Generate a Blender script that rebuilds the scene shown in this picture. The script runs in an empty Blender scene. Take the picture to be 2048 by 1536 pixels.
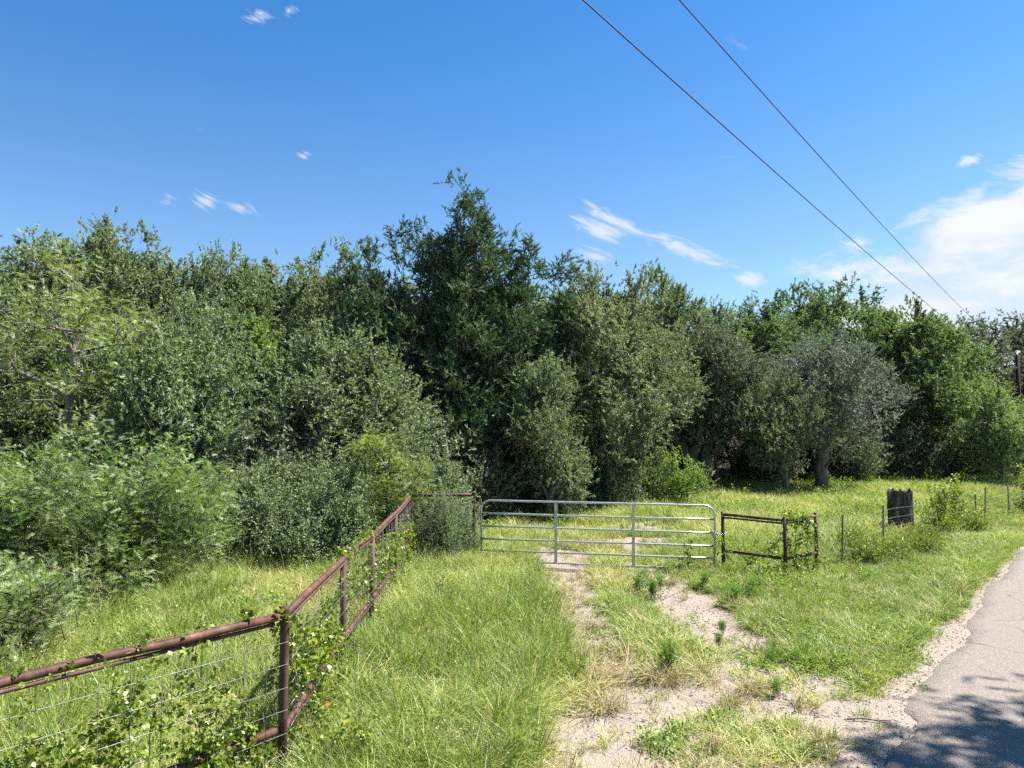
import bpy, math, random
import numpy as np
from mathutils import Vector, Matrix

R = math.radians
scene = bpy.context.scene
COL = scene.collection

# ------------------------------------------------------------------ camera
cam_d = bpy.data.cameras.new("camera")
cam_d.sensor_width = 36.0
cam_d.lens = 36.0 * 1420 / 2048
cam_d.clip_start = 0.1
cam_d.clip_end = 3000
cam = bpy.data.objects.new("camera", cam_d)
COL.objects.link(cam)
cam.location = (0, 0, 2.95)
cam.rotation_euler = (R(90 + 3.3), 0, 0)
scene.camera = cam

# ------------------------------------------------------------------ sun, sky, exposure
SUN_AZ, SUN_EL = 76.0, 58.0          # azimuth from +Y towards +X
sun_d = bpy.data.lights.new("sun", 'SUN')
sun_d.energy = 4.4
sun_d.angle = R(0.53)
sun_d.color = (1.0, 0.95, 0.86)
sun = bpy.data.objects.new("sun", sun_d)
COL.objects.link(sun)
sdir = Vector((math.sin(R(SUN_AZ)) * math.cos(R(SUN_EL)), math.cos(R(SUN_AZ)) * math.cos(R(SUN_EL)), math.sin(R(SUN_EL))))
sun.rotation_euler = sdir.to_track_quat('Z', 'Y').to_euler()
sun.location = sdir * 60

scene.view_settings.view_transform = 'Standard'
scene.view_settings.look = 'None'
scene.view_settings.gamma = 1.0
scene.view_settings.use_curve_mapping = False
scene.view_settings.exposure = 1.9
cy = scene.cycles
cy.use_light_tree = False
cy.use_denoising = False
cy.use_adaptive_sampling = True
cy.adaptive_threshold = 0.012
cy.max_bounces = 6
cy.diffuse_bounces = 4
cy.glossy_bounces = 2
cy.transmission_bounces = 4
cy.transparent_max_bounces = 4
cy.caustics_reflective = False
cy.caustics_refractive = False
cy.sample_clamp_indirect = 4.0

world = bpy.data.worlds.new("World")
scene.world = world
world.use_nodes = True


class NT:
    """tiny helper round a node tree"""
    def __init__(self, nt):
        self.nt = nt

    def n(self, typ, **kw):
        nd = self.nt.nodes.new(typ)
        for k, v in kw.items():
            setattr(nd, k, v)
        return nd

    def put(self, sock, v):
        if v is None:
            return
        if hasattr(v, 'is_output'):
            self.nt.links.new(v, sock)
        else:
            sock.default_value = v

    def m(self, op, a=None, b=None, c=None, clamp=False):
        nd = self.n('ShaderNodeMath', operation=op, use_clamp=clamp)
        for i, v in enumerate((a, b, c)):
            self.put(nd.inputs[i], v)
        return nd.outputs[0]

    def mixc(self, f, a, b, mode='MIX'):
        nd = self.n('ShaderNodeMix', data_type='RGBA', blend_type=mode)
        self.put(nd.inputs['Factor'], f)
        self.put(nd.inputs[6], a)
        self.put(nd.inputs[7], b)
        return nd.outputs[2]

    def noise(self, vec, scale, detail=3, rough=0.55, dist=0.0):
        nd = self.n('ShaderNodeTexNoise')
        self.put(nd.inputs['Vector'], vec)
        nd.inputs['Scale'].default_value = scale
        nd.inputs['Detail'].default_value = detail
        nd.inputs['Roughness'].default_value = rough
        nd.inputs['Distortion'].default_value = dist
        return nd.outputs['Fac']

    def ramp(self, f, stops):
        nd = self.n('ShaderNodeValToRGB')
        el = nd.color_ramp.elements
        while len(el) < len(stops):
            el.new(0.5)
        for e, (p, c) in zip(el, stops):
            e.position = p
            e.color = (*c, 1) if len(c) == 3 else c
        self.put(nd.inputs[0], f)
        return nd.outputs[0]

    def step(self, v, lo, hi):
        nd = self.n('ShaderNodeMapRange', interpolation_type='SMOOTHSTEP')
        self.put(nd.inputs[0], v)
        nd.inputs[1].default_value = lo
        nd.inputs[2].default_value = hi
        return nd.outputs[0]


def sky_world():
    t = NT(world.node_tree)
    world.node_tree.nodes.clear()
    sky = t.n('ShaderNodeTexSky', sky_type='NISHITA')
    sky.sun_disc = False
    sky.sun_elevation = R(SUN_EL)
    sky.sun_rotation = R(SUN_AZ)
    sky.altitude = 100
    sky.air_density = 1.0
    sky.dust_density = 0.6
    sky.ozone_density = 2.6
    hs = t.n('ShaderNodeHueSaturation')
    hs.inputs['Saturation'].default_value = 1.10
    hs.inputs['Value'].default_value = 1.0
    world.node_tree.links.new(sky.outputs[0], hs.inputs['Color'])
    tc = t.n('ShaderNodeTexCoord').outputs['Generated']
    sx = t.n('ShaderNodeSeparateXYZ')
    world.node_tree.links.new(tc, sx.inputs[0])
    X, Y, Z = sx.outputs
    az = t.m('ARCTAN2', X, Y)                       # radians, right positive
    el = t.m('ARCSINE', Z)
    # stretched coordinates for the cloud texture
    cb = t.n('ShaderNodeCombineXYZ')
    t.put(cb.inputs[0], t.m('MULTIPLY', az, 1.0))
    t.put(cb.inputs[1], t.m('MULTIPLY', el, 2.0))
    t.put(cb.inputs[2], 0.37)
    v = cb.outputs[0]
    n1 = t.noise(v, 11.0, 8, 0.60, 0.25)
    mpw = t.n('ShaderNodeMapping')
    mpw.vector_type = 'TEXTURE'
    mpw.inputs['Rotation'].default_value = (0, 0, R(-42))
    mpw.inputs['Scale'].default_value = (1.5, .42, 1)
    t.put(mpw.inputs[0], v)
    n2 = t.noise(mpw.outputs[0], 22.0, 9, 0.68, 0.9)

    def blob(a0, e0, ra, re, ang):
        """soft rotated spot in sky angles (degrees)"""
        da = t.m('SUBTRACT', az, R(a0))
        de = t.m('SUBTRACT', el, R(e0))
        c, s = math.cos(R(ang)), math.sin(R(ang))
        p = t.m('ADD', t.m('MULTIPLY', da, c / R(ra)), t.m('MULTIPLY', de, s / R(ra)))
        q = t.m('ADD', t.m('MULTIPLY', da, -s / R(re)), t.m('MULTIPLY', de, c / R(re)))
        d = t.m('SQRT', t.m('ADD', t.m('MULTIPLY', p, p), t.m('MULTIPLY', q, q)))
        return t.m('SUBTRACT', 1.0, d, clamp=True)

    # long bank low in the sky to the right, running on outside the frame
    bank = blob(50, 6.3, 38, 15.5, 2)
    bank = t.step(bank, 0.0, 0.55)
    bank_m = t.step(t.m('ADD', t.m('MULTIPLY', bank, 0.62), n1), 0.66, 0.96)
    bank_m = t.m('MULTIPLY', bank_m, t.m('ADD', 0.72, t.m('MULTIPLY', t.step(n1, .35, .6), 0.24)))
    # wisps
    w = None
    for b in [(8.3, 16.1, 4.4, 1.0, -28), (14.0, 13.6, 5.8, 1.1, -20), (7.2, 15.4, 3.4, 1.3, -22), (6.8, 13.4, 2.8, 1.0, -18),
              (18.7, 11.0, 1.7, 1.0, -10), (26.1, 13.0, 2.2, 1.3, 5), (36.8, 16.5, 3.8, 1.6, 6), (33.3, 17.6, 1.1, 0.6, 8), (-26.2, 16.1, 1.0, 0.7, 0),
              (-23.6, 16.4, 1.7, 1.1, 5), (-21.3, 16.1, 1.9, 0.9, -8), (-16.6, 20.3, 0.9, 0.7, 0), (-20.3, 29.0, 1.7, 0.9, 8), (-17.9, 29.8, 1.0, 0.6, 8), (-48, 22, 4, 1.3, -14), (-75, 30, 5, 1.5, 10),
              (70, 26, 6, 2, -8), (110, 18, 9, 3, 4), (150, 25, 8, 2, 0), (-130, 20, 10, 3, 5), (-100, 14, 7, 2, -6)]:
        k = blob(*b) if b[0] > 0 else t.m('MULTIPLY', blob(*b), .74)
        w = k if w is None else t.m('MAXIMUM', w, k)
    wm = t.step(t.m('ADD', t.m('MULTIPLY', w, 0.44), n2), 0.62, .94)
    wm = t.m('MULTIPLY', wm, t.step(w, 0.0, 0.3))
    wm = t.m('MULTIPLY', wm, 0.85)
    mask = t.m('MAXIMUM', bank_m, wm)
    lift = t.step(el, R(6), R(36))
    air = t.mixc(lift, (.84, .91, .94, 1), (.31, .74, 1.0, 1))
    tinted = t.mixc(1.0, hs.outputs[0], air, 'MULTIPLY')
    white = t.mixc(t.step(n1, .35, .65), (3.7, 4.1, 4.7, 1), (4.8, 4.95, 5.15, 1))
    col = t.mixc(mask, tinted, white)
    bg = t.n('ShaderNodeBackground')
    t.put(bg.inputs['Color'], col)
    bg.inputs['Strength'].default_value = 0.0535
    out = t.n('ShaderNodeOutputWorld')
    world.node_tree.links.new(bg.outputs[0], out.inputs[0])


sky_world()

# ------------------------------------------------------------------ noise, ground shape, zones
_pr = np.random.RandomState(5).rand(256, 256)


def vnoise(x, y, s=1.0, off=0.0):
    x = np.asarray(x, float) * s + 100.3 + off * 17.7
    y = np.asarray(y, float) * s + 57.1 + off * 9.3
    xi, yi = np.floor(x).astype(int), np.floor(y).astype(int)
    fx, fy = x - xi, y - yi
    fx, fy = fx * fx * (3 - 2 * fx), fy * fy * (3 - 2 * fy)
    g = lambda a, b: _pr[a % 256, b % 256]
    return (g(xi, yi) * (1 - fx) + g(xi + 1, yi) * fx) * (1 - fy) + (g(xi, yi + 1) * (1 - fx) + g(xi + 1, yi + 1) * fx) * fy


def fbm(x, y, s=1.0, off=0.0):
    return vnoise(x, y, s, off) * .55 + vnoise(x, y, s * 2.1, off + 1) * .3 + vnoise(x, y, s * 4.3, off + 2) * .15


def sstep(v, a, b):
    u = np.clip((v - a) / (b - a), 0, 1)
    return u * u * (3 - 2 * u)


EDGE = np.array([(-60, -60.0), (-12.2, -12.0), (-2.2, 0.0), (3.08, 6.3), (3.71, 7.06), (4.75, 8.25), (5.63, 9.3), (6.19, 9.94), (7.9, 12.17), (9.61, 14.17),
                 (12.24, 17.18), (30, 37), (80, 92), (260, 290)])
ROADW = 5.3


def edge_x(y):
    return np.interp(y, EDGE[:, 1], EDGE[:, 0])


def road_d(x, y):
    """distance to the left road edge, positive on the grass side"""
    return (edge_x(y) - x) * 0.77


def gz(x, y):
    x = np.asarray(x, float)
    y = np.asarray(y, float)
    d = road_d(x, y)
    a = (fbm(x, y, 0.45) - .5) * 0.10 + (fbm(x, y, 1.7, 3) - .5) * 0.05
    k = sstep(d, 0.0, 0.8)
    return a * k


# bare, gravelly places: x, y, rx, ry, angle, weight
BARE = [(1.1, 13.4, .62, 1.1, 0, 1.1), (1.15, 11.6, .6, 1.0, 0, 1.0), (1.1, 10.2, .48, .9, 10, .85), (1.0, 14.9, .6, .9, 0, 1.0), (2.78, 12.4, .6, 1.3, 5, 1.0),
        (2.95, 10.9, .55, .9, -8, .8), (3.05, 9.8, .7, .55, 0, .95), (2.4, 8.75, .65, .4, 30, .85), (1.65, 7.85, 1.05, .5, 28, 1.1), (1.0, 7.35, .65, .4, 20, 1.0),
        (0.45, 6.85, .55, .22, 25, .85), (1.3, 8.9, .4, .5, 0, .75), (3.2, 7.35, .8, .28, -25, .9), (2.6, 7.9, .4, .25, 0, .6), (3.55, 8.3, .45, .2, 20, .55),
        (1.5, 16.1, 1.0, .9, -10, 1.0), (3.1, 18.0, 1.3, .8, 10, .95), (2.5, 16.9, .9, .8, 0, .8), (3.8, 20.6, .9, 1.2, 0, .6), (2.3, 6.6, .5, .16, 15, .6)]


def rut_turf(x, y):
    """grass left standing between the wheel ruts, and the mottled turf at the mouth of the drive"""
    c = np.interp(y, [8.4, 9.5, 11, 13, 15, 18], [2.05, 2.0, 1.92, 1.85, 1.95, 2.3])
    a = np.exp(-((x - c) / np.interp(y, [8.4, 10, 14], [.55, .45, .38])) ** 4) * sstep(y, 8.2, 8.9) * sstep(-y, -19, -15)
    b = np.exp(-(((x - 2.15) / 1.0) ** 2 + ((y - 6.75) / .55) ** 2) ** 2)
    return np.maximum(a, b * .8)


def bare(x, y):
    b = np.zeros_like(x)
    for (cx, cy, rx, ry, a, wt) in BARE:
        c, s = math.cos(R(a)), math.sin(R(a))
        dx, dy = x - cx, y - cy
        q = ((dx * c + dy * s) / rx) ** 2 + ((-dx * s + dy * c) / ry) ** 2
        b = np.maximum(b, wt * np.exp(-q * 0.75))
    d = road_d(x, y)
    strip = np.exp(-(np.maximum(d, 0) / np.interp(y, [0, 6, 8.5, 12, 20], [.9, .75, .45, .22, .12])) ** 2)
    b = np.maximum(b, strip)
    b = b + (fbm(x, y, 2.2, 7) - .5) * .75 + (vnoise(x, y, 7.0, 9) - .5) * .3
    return sstep(b, .22, .54) * (1 - .93 * rut_turf(x, y))


FENCE = [(-5.6, 1.1), (-3.07, 4.35), (-1.84, 5.85), (-1.95, 8.33), (-1.97, 10.1), (-2.04, 12.55), (-2.2, 15.6)]


def fence_x(y):
    f = np.array(FENCE)
    return np.interp(y, f[:, 1], f[:, 0])


def inside(x, y):
    """left of the pipe fence"""
    return sstep(fence_x(y) - x, -.05, .25)


def drive(x, y):
    """loosely kept, thin-grass drive between the gate and the road"""
    l = np.interp(y, [5, 6.4, 7.2, 9.5, 13.7, 15, 20], [-.4, .2, .75, .72, .65, .5, .4])
    r = np.interp(y, [5, 6.4, 7.2, 8.6, 9.7, 11.5, 13.5, 15, 20], [4, 4, 4.2, 3.6, 3.4, 3.3, 3.3, 3.0, 4.0])
    return sstep(x, l - .15, l + .2) * sstep(-x, -r - .25, -r + .25) * sstep(-y, -21, -17)


# ------------------------------------------------------------------ object helpers
def tag(o, label=None, cat=None, group=None, kind=None):
    if label:
        o["label"] = label
    if cat:
        o["category"] = cat
    if group:
        o["group"] = group
    if kind:
        o["kind"] = kind
    return o


def link(name, data, parent=None, mat=None, loc=None):
    o = bpy.data.objects.new(name, data)
    COL.objects.link(o)
    if parent is not None:
        o.parent = parent
    if mat is not None and data is not None and len(data.materials) == 0:
        data.materials.append(mat)
    if loc is not None:
        o.location = loc
    return o


def empty(name, loc=(0, 0, 0), rz=0, parent=None):
    o = link(name, None, parent, None, loc)
    o.empty_display_size = 0.2
    o.rotation_euler = (0, 0, rz)
    return o


def poly_mesh(name, co, faces, attrs=None, smooth=False, mat=None):
    """co (N,3), faces (M,k) ints; attrs: name -> per-face floats"""
    co = np.ascontiguousarray(co, np.float32)
    faces = np.ascontiguousarray(faces, np.int32)
    me = bpy.data.meshes.new(name)
    M, k = faces.shape
    me.vertices.add(len(co))
    me.vertices.foreach_set("co", co.ravel())
    me.loops.add(M * k)
    me.loops.foreach_set("vertex_index", faces.ravel())
    me.polygons.add(M)
    me.polygons.foreach_set("loop_start", np.arange(0, M * k, k, dtype=np.int32))
    me.polygons.foreach_set("loop_total", np.full(M, k, np.int32))
    me.polygons.foreach_set("use_smooth", np.full(M, smooth, bool))
    for an, av in (attrs or {}).items():
        a = me.attributes.new(an, 'FLOAT', 'FACE')
        a.data.foreach_set("value", np.ascontiguousarray(av, np.float32))
    me.update(calc_edges=True)
    if mat is not None:
        me.materials.append(mat)
    return me


class MB:
    """collects shapes into one mesh"""
    def __init__(self):
        self.v, self.f = [], []

    def tube(self, pts, r, sides=12, cap=True):
        pts = [Vector(p) for p in pts]
        rr = r if isinstance(r, (list, tuple)) else [r] * len(pts)
        b0 = len(self.v)
        tang = []
        for i in range(len(pts)):
            a = pts[max(i - 1, 0)]
            b = pts[min(i + 1, len(pts) - 1)]
            tang.append((b - a).normalized())
        ref = Vector((0, 0, 1)) if abs(tang[0].z) < .9 else Vector((1, 0, 0))
        u = (ref - tang[0] * ref.dot(tang[0])).normalized()
        for i, p in enumerate(pts):
            u = (u - tang[i] * u.dot(tang[i])).normalized()
            w = tang[i].cross(u)
            for k in range(sides):
                a = 2 * math.pi * k / sides
                self.v.append(p + (u * math.cos(a) + w * math.sin(a)) * rr[i])
        for i in range(len(pts) - 1):
            for k in range(sides):
                k2 = (k + 1) % sides
                self.f.append((b0 + i * sides + k, b0 + i * sides + k2, b0 + (i + 1) * sides + k2, b0 + (i + 1) * sides + k))
        if cap:
            self.f.append(tuple(b0 + k for k in reversed(range(sides))))
            self.f.append(tuple(b0 + (len(pts) - 1) * sides + k for k in range(sides)))
        return self

    def box(self, c, s, rot=None):
        b0 = len(self.v)
        for x in (-.5, .5):
            for y in (-.5, .5):
                for z in (-.5, .5):
                    p = Vector((x * s[0], y * s[1], z * s[2]))
                    if rot:
                        p = rot @ p
                    self.v.append(Vector(c) + p)
        for q in ((0, 1, 3, 2), (4, 6, 7, 5), (0, 4, 5, 1), (2, 3, 7, 6), (0, 2, 6, 4), (1, 5, 7, 3)):
            self.f.append(tuple(b0 + i for i in q))
        return self

    def mesh(self, name, mat=None, smooth=True):
        me = bpy.data.meshes.new(name)
        me.from_pydata([tuple(p) for p in self.v], [], self.f)
        if smooth:
            me.polygons.foreach_set("use_smooth", [len(p.vertices) == 4 for p in me.polygons])
        if mat:
            me.materials.append(mat)
        me.update()
        return me

    def build(self, name, mat, parent=None, smooth=True):
        return link(name, self.mesh(name, mat, smooth), parent)


# ------------------------------------------------------------------ materials
def new_mat(name):
    m = bpy.data.materials.new(name)
    m.use_nodes = True
    m.node_tree.nodes.clear()
    t = NT(m.node_tree)
    t.out = t.n('ShaderNodeOutputMaterial')
    t.mat = m
    return t


def princ(t, col, rough=0.6, spec=0.4, metal=0.0, normal=None):
    p = t.n('ShaderNodeBsdfPrincipled')
    t.put(p.inputs['Base Color'], col)
    t.put(p.inputs['Roughness'], rough)
    p.inputs['Metallic'].default_value = metal
    p.inputs['Specular IOR Level'].default_value = spec
    if normal is not None:
        t.put(p.inputs['Normal'], normal)
    return p.outputs[0]


def bump(t, h, dist=0.02, strength=0.6):
    b = t.n('ShaderNodeBump')
    b.inputs['Distance'].default_value = dist
    b.inputs['Strength'].default_value = strength
    t.put(b.inputs['Height'], h)
    return b.outputs[0]


def leaf_mat(name, stops, trans=0.32, tcol=(1.5, 1.6, 0.7), rough=0.42, spec=0.5, instancer=False, patch=0.0):
    """leaf colour from a per-leaf value; light passes through the blade"""
    t = new_mat(name)
    at = t.n('ShaderNodeAttribute', attribute_name='rnd', attribute_type='GEOMETRY').outputs['Fac']
    f = at
    if instancer:
        ti = t.n('ShaderNodeAttribute', attribute_name='tint', attribute_type='INSTANCER').outputs['Fac']
        f = t.m('ADD', t.m('MULTIPLY', at, 0.55), t.m('MULTIPLY', ti, 0.55), clamp=True)
    col = t.ramp(f, stops)
    df = t.n('ShaderNodeBsdfDiffuse')
    t.put(df.inputs[0], col)
    gl = t.n('ShaderNodeBsdfGlossy')
    gl.inputs['Color'].default_value = (1, 1, 1, 1)
    gl.inputs['Roughness'].default_value = rough
    mg = t.n('ShaderNodeMixShader')
    mg.inputs[0].default_value = spec
    t.nt.links.new(df.outputs[0], mg.inputs[1])
    t.nt.links.new(gl.outputs[0], mg.inputs[2])
    d = mg.outputs[0]
    tr = t.n('ShaderNodeBsdfTranslucent')
    t.put(tr.inputs[0], t.mixc(1.0, col, (*tcol, 1), 'MULTIPLY'))
    mx = t.n('ShaderNodeMixShader')
    mx.inputs[0].default_value = trans
    t.nt.links.new(d, mx.inputs[1])
    t.nt.links.new(tr.outputs[0], mx.inputs[2])
    t.nt.links.new(mx.outputs[0], t.out.inputs[0])
    return t.mat


def simple_mat(name, c1, c2, scale=8, rough=0.7, spec=0.3, metal=0.0, bmp=0.004, stretch=None, c3=None):
    t = new_mat(name)
    tc = t.n('ShaderNodeTexCoord').outputs['Object']
    v = tc
    if stretch:
        mp = t.n('ShaderNodeMapping')
        mp.inputs['Scale'].default_value = stretch
        t.put(mp.inputs[0], tc)
        v = mp.outputs[0]
    n = t.noise(v, scale, 5, .62)
    stops = [(0.3, c1), (0.68, c2)] if c3 is None else [(0.28, c1), (0.55, c2), (0.72, c3)]
    col = t.ramp(n, stops)
    nb = bump(t, t.noise(v, scale * 3, 4, .6), bmp, .7) if bmp else None
    t.nt.links.new(princ(t, col, rough, spec, metal, nb), t.out.inputs[0])
    return t.mat


M = {}
M['bark'] = simple_mat('bark', (.035, .028, .022), (.11, .095, .08), 9, .9, .1, 0, .02, (1, 1, .25))
M['bark_pale'] = simple_mat('bark_pale', (.10, .085, .07), (.26, .235, .20), 9, .9, .1, 0, .02, (1, 1, .25))
M['bark_grey'] = simple_mat('bark_grey', (.085, .078, .07), (.23, .22, .205), 9, .9, .1, 0, .02, (1, 1, .25))
M['bark_cedar'] = simple_mat('bark_cedar', (.05, .032, .022), (.14, .10, .075), 7, .9, .1, 0, .02, (2, 2, .2))
def ramp3(a, b, c, hi=None, k=1.0):
    st = [(0, a), (.5, b), (.88 if hi else 1, c)] + ([(1, hi)] if hi else [])
    return [(p, tuple(v * k for v in q)) for p, q in st]


M['oak'] = leaf_mat('oak_leaf', ramp3((.072, .098, .040), (.160, .198, .088), (.225, .26, .14), (.26, .285, .18)), .34, (1.15, 1.4, .7), .7, .055)
M['oak_olive'] = leaf_mat('oak_olive_leaf', ramp3((.074, .096, .044), (.165, .195, .098), (.235, .26, .15), (.28, .295, .20)), .34, (1.15, 1.38, .75), .7, .055)
M['oak_silver'] = leaf_mat('oak_silver_leaf', ramp3((.078, .092, .072), (.150, .172, .136), (.22, .24, .20)), .24, (1.1, 1.3, .85), .7, .05)
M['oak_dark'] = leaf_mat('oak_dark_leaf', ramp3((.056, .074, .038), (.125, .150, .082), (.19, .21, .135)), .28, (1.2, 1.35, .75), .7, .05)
M['elm'] = leaf_mat('elm_leaf', ramp3((.060, .096, .036), (.125, .182, .068), (.20, .26, .11)), .34, (1.25, 1.45, .6), .66, .05)
M['elm_light'] = leaf_mat('light_elm_leaf', ramp3((.105, .150, .055), (.205, .275, .105), (.29, .36, .16)), .36, (1.25, 1.4, .6), .66, .05)
M['bright'] = leaf_mat('bright_leaf', ramp3((.080, .125, .028), (.155, .225, .050), (.24, .31, .09)), .36, (1.3, 1.5, .5), .6, .04)
M['cedar'] = leaf_mat('cedar_leaf', ramp3((.030, .058, .028), (.060, .104, .046), (.095, .145, .062), (.14, .16, .08)), .2, (1.2, 1.5, .7), .7, .03)
M['feather'] = leaf_mat('feather_leaf', ramp3((.085, .140, .034), (.175, .258, .066), (.27, .355, .135)), .36, (1.3, 1.4, .6), .55, .07)
M['huisache'] = leaf_mat('huisache_leaf', ramp3((.10, .15, .028), (.205, .275, .056), (.30, .365, .11)), .36, (1.35, 1.45, .55), .55, .05)
M['shrub'] = leaf_mat('shrub_leaf', ramp3((.066, .100, .042), (.148, .198, .088), (.22, .265, .14), (.26, .30, .18)), .34, (1.2, 1.45, .65), .66, .06)
M['shrub_light'] = leaf_mat('shrub_light_leaf', ramp3((.09, .12, .046), (.165, .20, .090), (.26, .29, .16)), .3, (1.3, 1.45, .65), .58, .08)
M['vine'] = leaf_mat('vine_leaf', [(0, (.06, .105, .016)), (.45, (.145, .205, .026)), (.8, (.245, .29, .05)), (.95, (.34, .32, .06)), (1, (.55, .25, .03))], .36, (1.3, 1.35, .4), .42, .05)
M['grass'] = leaf_mat('grass_blade', [(0, (.058, .105, .024)), (.25, (.128, .204, .040)), (.5, (.232, .300, .060)), (.72, (.36, .375, .115)), (.88, (.47, .42, .20)), (1, (.56, .47, .27))], .34, (1.25, 1.3, .55), .5, .04, True)
M['grass_dry'] = leaf_mat('dry_grass_blade', [(0, (.17, .16, .06)), (.45, (.30, .25, .12)), (1, (.48, .40, .24))], .25, (1.2, 1.15, .8), .55, .03, True)
M['weed'] = leaf_mat('weed_leaf', [(0, (.08, .14, .022)), (.5, (.17, .25, .04)), (1, (.29, .35, .09))], .36, (1.3, 1.45, .5), .5, .04, True)
M['weed_thing'] = leaf_mat('weed_plant_leaf', [(0, (.07, .15, .02)), (.5, (.14, .26, .035)), (1, (.23, .34, .08))], .36, (1.3, 1.45, .5), .5, .04)
M['straw'] = leaf_mat('straw_blade', [(0, (.20, .17, .075)), (.5, (.33, .27, .14)), (1, (.48, .41, .25))], .25, (1.2, 1.15, .8), .55, .03)
M['rust'] = simple_mat('rusty_pipe', (.036, .016, .012), (.098, .044, .034), 11, .68, .25, 0, .004, None, (.165, .085, .06))
M['rust_dark'] = simple_mat('dark_rusty_pipe', (.03, .018, .016), (.085, .042, .036), 9, .7, .3, 0, .003, None, (.14, .075, .06))
M['galv'] = simple_mat('galvanised_tube', (.36, .37, .38), (.52, .53, .54), 16, .42, .5, .85, .001)
M['wire'] = simple_mat('galvanised_wire', (.07, .062, .055), (.24, .235, .23), 30, .55, .5, .5, 0)
M['wire_dark'] = simple_mat('weathered_wire', (.05, .04, .035), (.16, .14, .13), 25, .7, .3, .3, 0)
M['tpost'] = simple_mat('grey_steel_post', (.16, .16, .15), (.30, .30, .28), 18, .7, .3, .2, .002)
M['stump'] = simple_mat('weathered_stump', (.022, .018, .015), (.085, .073, .062), 7, .95, .1, 0, .03, (2, 2, .35), (.28, .26, .235))
M['pole'] = simple_mat('creosote_pole', (.02, .015, .012), (.055, .042, .034), 6, .9, .1, 0, .01, (3, 3, .2))
M['black'] = simple_mat('cable', (.012, .012, .013), (.02, .02, .021), 10, .6, .3, 0, 0)
M['stick'] = simple_mat('dead_stick', (.10, .07, .05), (.24, .19, .14), 20, .9, .1, 0, .004)


def ground_material():
    t = new_mat('ground_soil')
    pos = t.n('ShaderNodeNewGeometry').outputs['Position']
    b = t.n('ShaderNodeAttribute', attribute_name='bare').outputs['Fac']
    lit = t.n('ShaderNodeAttribute', attribute_name='litter').outputs['Fac']
    n1 = t.noise(pos, 3.0, 6, .65)
    n2 = t.noise(pos, 40.0, 4, .7)
    soil = t.ramp(n1, [(.3, (.05, .055, .020)), (.5, (.10, .095, .04)), (.7, (.17, .15, .075))])
    litter = t.ramp(t.noise(pos, 12, 5, .7), [(.3, (.018, .013, .010)), (.55, (.045, .032, .024)), (.75, (.10, .075, .058))])
    vor = t.n('ShaderNodeTexVoronoi')
    t.put(vor.inputs['Vector'], pos)
    vor.inputs['Scale'].default_value = 55
    gr = t.ramp(t.noise(pos, 70, 3, .8), [(.25, (.10, .082, .068)), (.5, (.24, .198, .168)), (.75, (.37, .322, .288))])
    gr = t.mixc(t.step(t.noise(pos, 2.3, 5, .65), .45, .75), gr, (.24, .185, .148, 1))
    gr = t.mixc(t.m('MULTIPLY', t.step(vor.outputs['Distance'], .5, .1), .35), gr, (.09, .07, .055, 1))
    bb = t.step(t.m('ADD', b, t.m('MULTIPLY', t.m('SUBTRACT', n2, .5), .5)), .25, .6)
    col = t.mixc(lit, soil, litter)
    col = t.mixc(bb, col, gr)
    h = t.m('ADD', t.m('MULTIPLY', n2, .5), t.m('MULTIPLY', vor.outputs['Distance'], .6))
    t.nt.links.new(princ(t, col, .92, .15, 0, bump(t, h, .02, .7)), t.out.inputs[0])
    return t.mat


def road_material():
    t = new_mat('chip_seal')
    pos = t.n('ShaderNodeNewGeometry').outputs['Position']
    fine = t.noise(pos, 95, 3, .8)
    vor = t.n('ShaderNodeTexVoronoi')
    t.put(vor.inputs['Vector'], pos)
    vor.inputs['Scale'].default_value = 75
    coarse = t.noise(pos, 34, 4, .75)
    fine = t.m('ADD', t.m('MULTIPLY', fine, .5), t.m('MULTIPLY', coarse, .5))
    col = t.ramp(fine, [(.34, (.052, .043, .036)), (.45, (.158, .136, .118)), (.52, (.188, .164, .144)), (.66, (.30, .272, .246))])
    big = t.noise(pos, .9, 5, .6)
    col = t.mixc(t.step(big, .42, .72), col, t.mixc(.4, col, (.20, .165, .142, 1)))
    # long thin cracks
    wv = t.n('ShaderNodeTexVoronoi', feature='DISTANCE_TO_EDGE')
    mp = t.n('ShaderNodeMapping')
    mp.inputs['Rotation'].default_value = (0, 0, R(40))
    mp.inputs['Scale'].default_value = (.9, .38, 1)
    t.put(mp.inputs[0], pos)
    vv = t.n('ShaderNodeVectorMath', operation='ADD')
    t.put(vv.inputs[0], mp.outputs[0])
    nn = t.n('ShaderNodeTexNoise')
    nn.inputs['Scale'].default_value = 2.2
    nn.inputs['Detail'].default_value = 4
    t.put(nn.inputs['Vector'], pos)
    sc = t.n('ShaderNodeVectorMath', operation='SCALE')
    t.put(sc.inputs[0], nn.outputs['Color'])
    sc.inputs['Scale'].default_value = .5
    t.put(vv.inputs[1], sc.outputs[0])
    t.put(wv.inputs['Vector'], vv.outputs[0])
    wv.inputs['Scale'].default_value = 1.0
    crack = t.m('MULTIPLY', t.step(wv.outputs['Distance'], .020, .004), t.step(t.noise(pos, 1.3, 3), .42, .56))
    col = t.mixc(t.m('MULTIPLY', crack, .75), col, (.09, .08, .07, 1))
    nb = bump(t, t.m('ADD', t.m('MULTIPLY', fine, .5), vor.outputs['Distance']), .012, .7)
    t.nt.links.new(princ(t, col, .9, .2, 0, nb), t.out.inputs[0])
    return t.mat


# ------------------------------------------------------------------ ground sheet and road
def axis(lo, hi, step, far):
    a = np.arange(lo, hi, step)
    out = [lo - step * 2 ** k for k in range(1, 20) if step * 2 ** k < far]
    out2 = [a[-1] + step * 2 ** k for k in range(1, 20) if step * 2 ** k < far]
    return np.array(sorted(out) + list(a) + out2)


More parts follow.
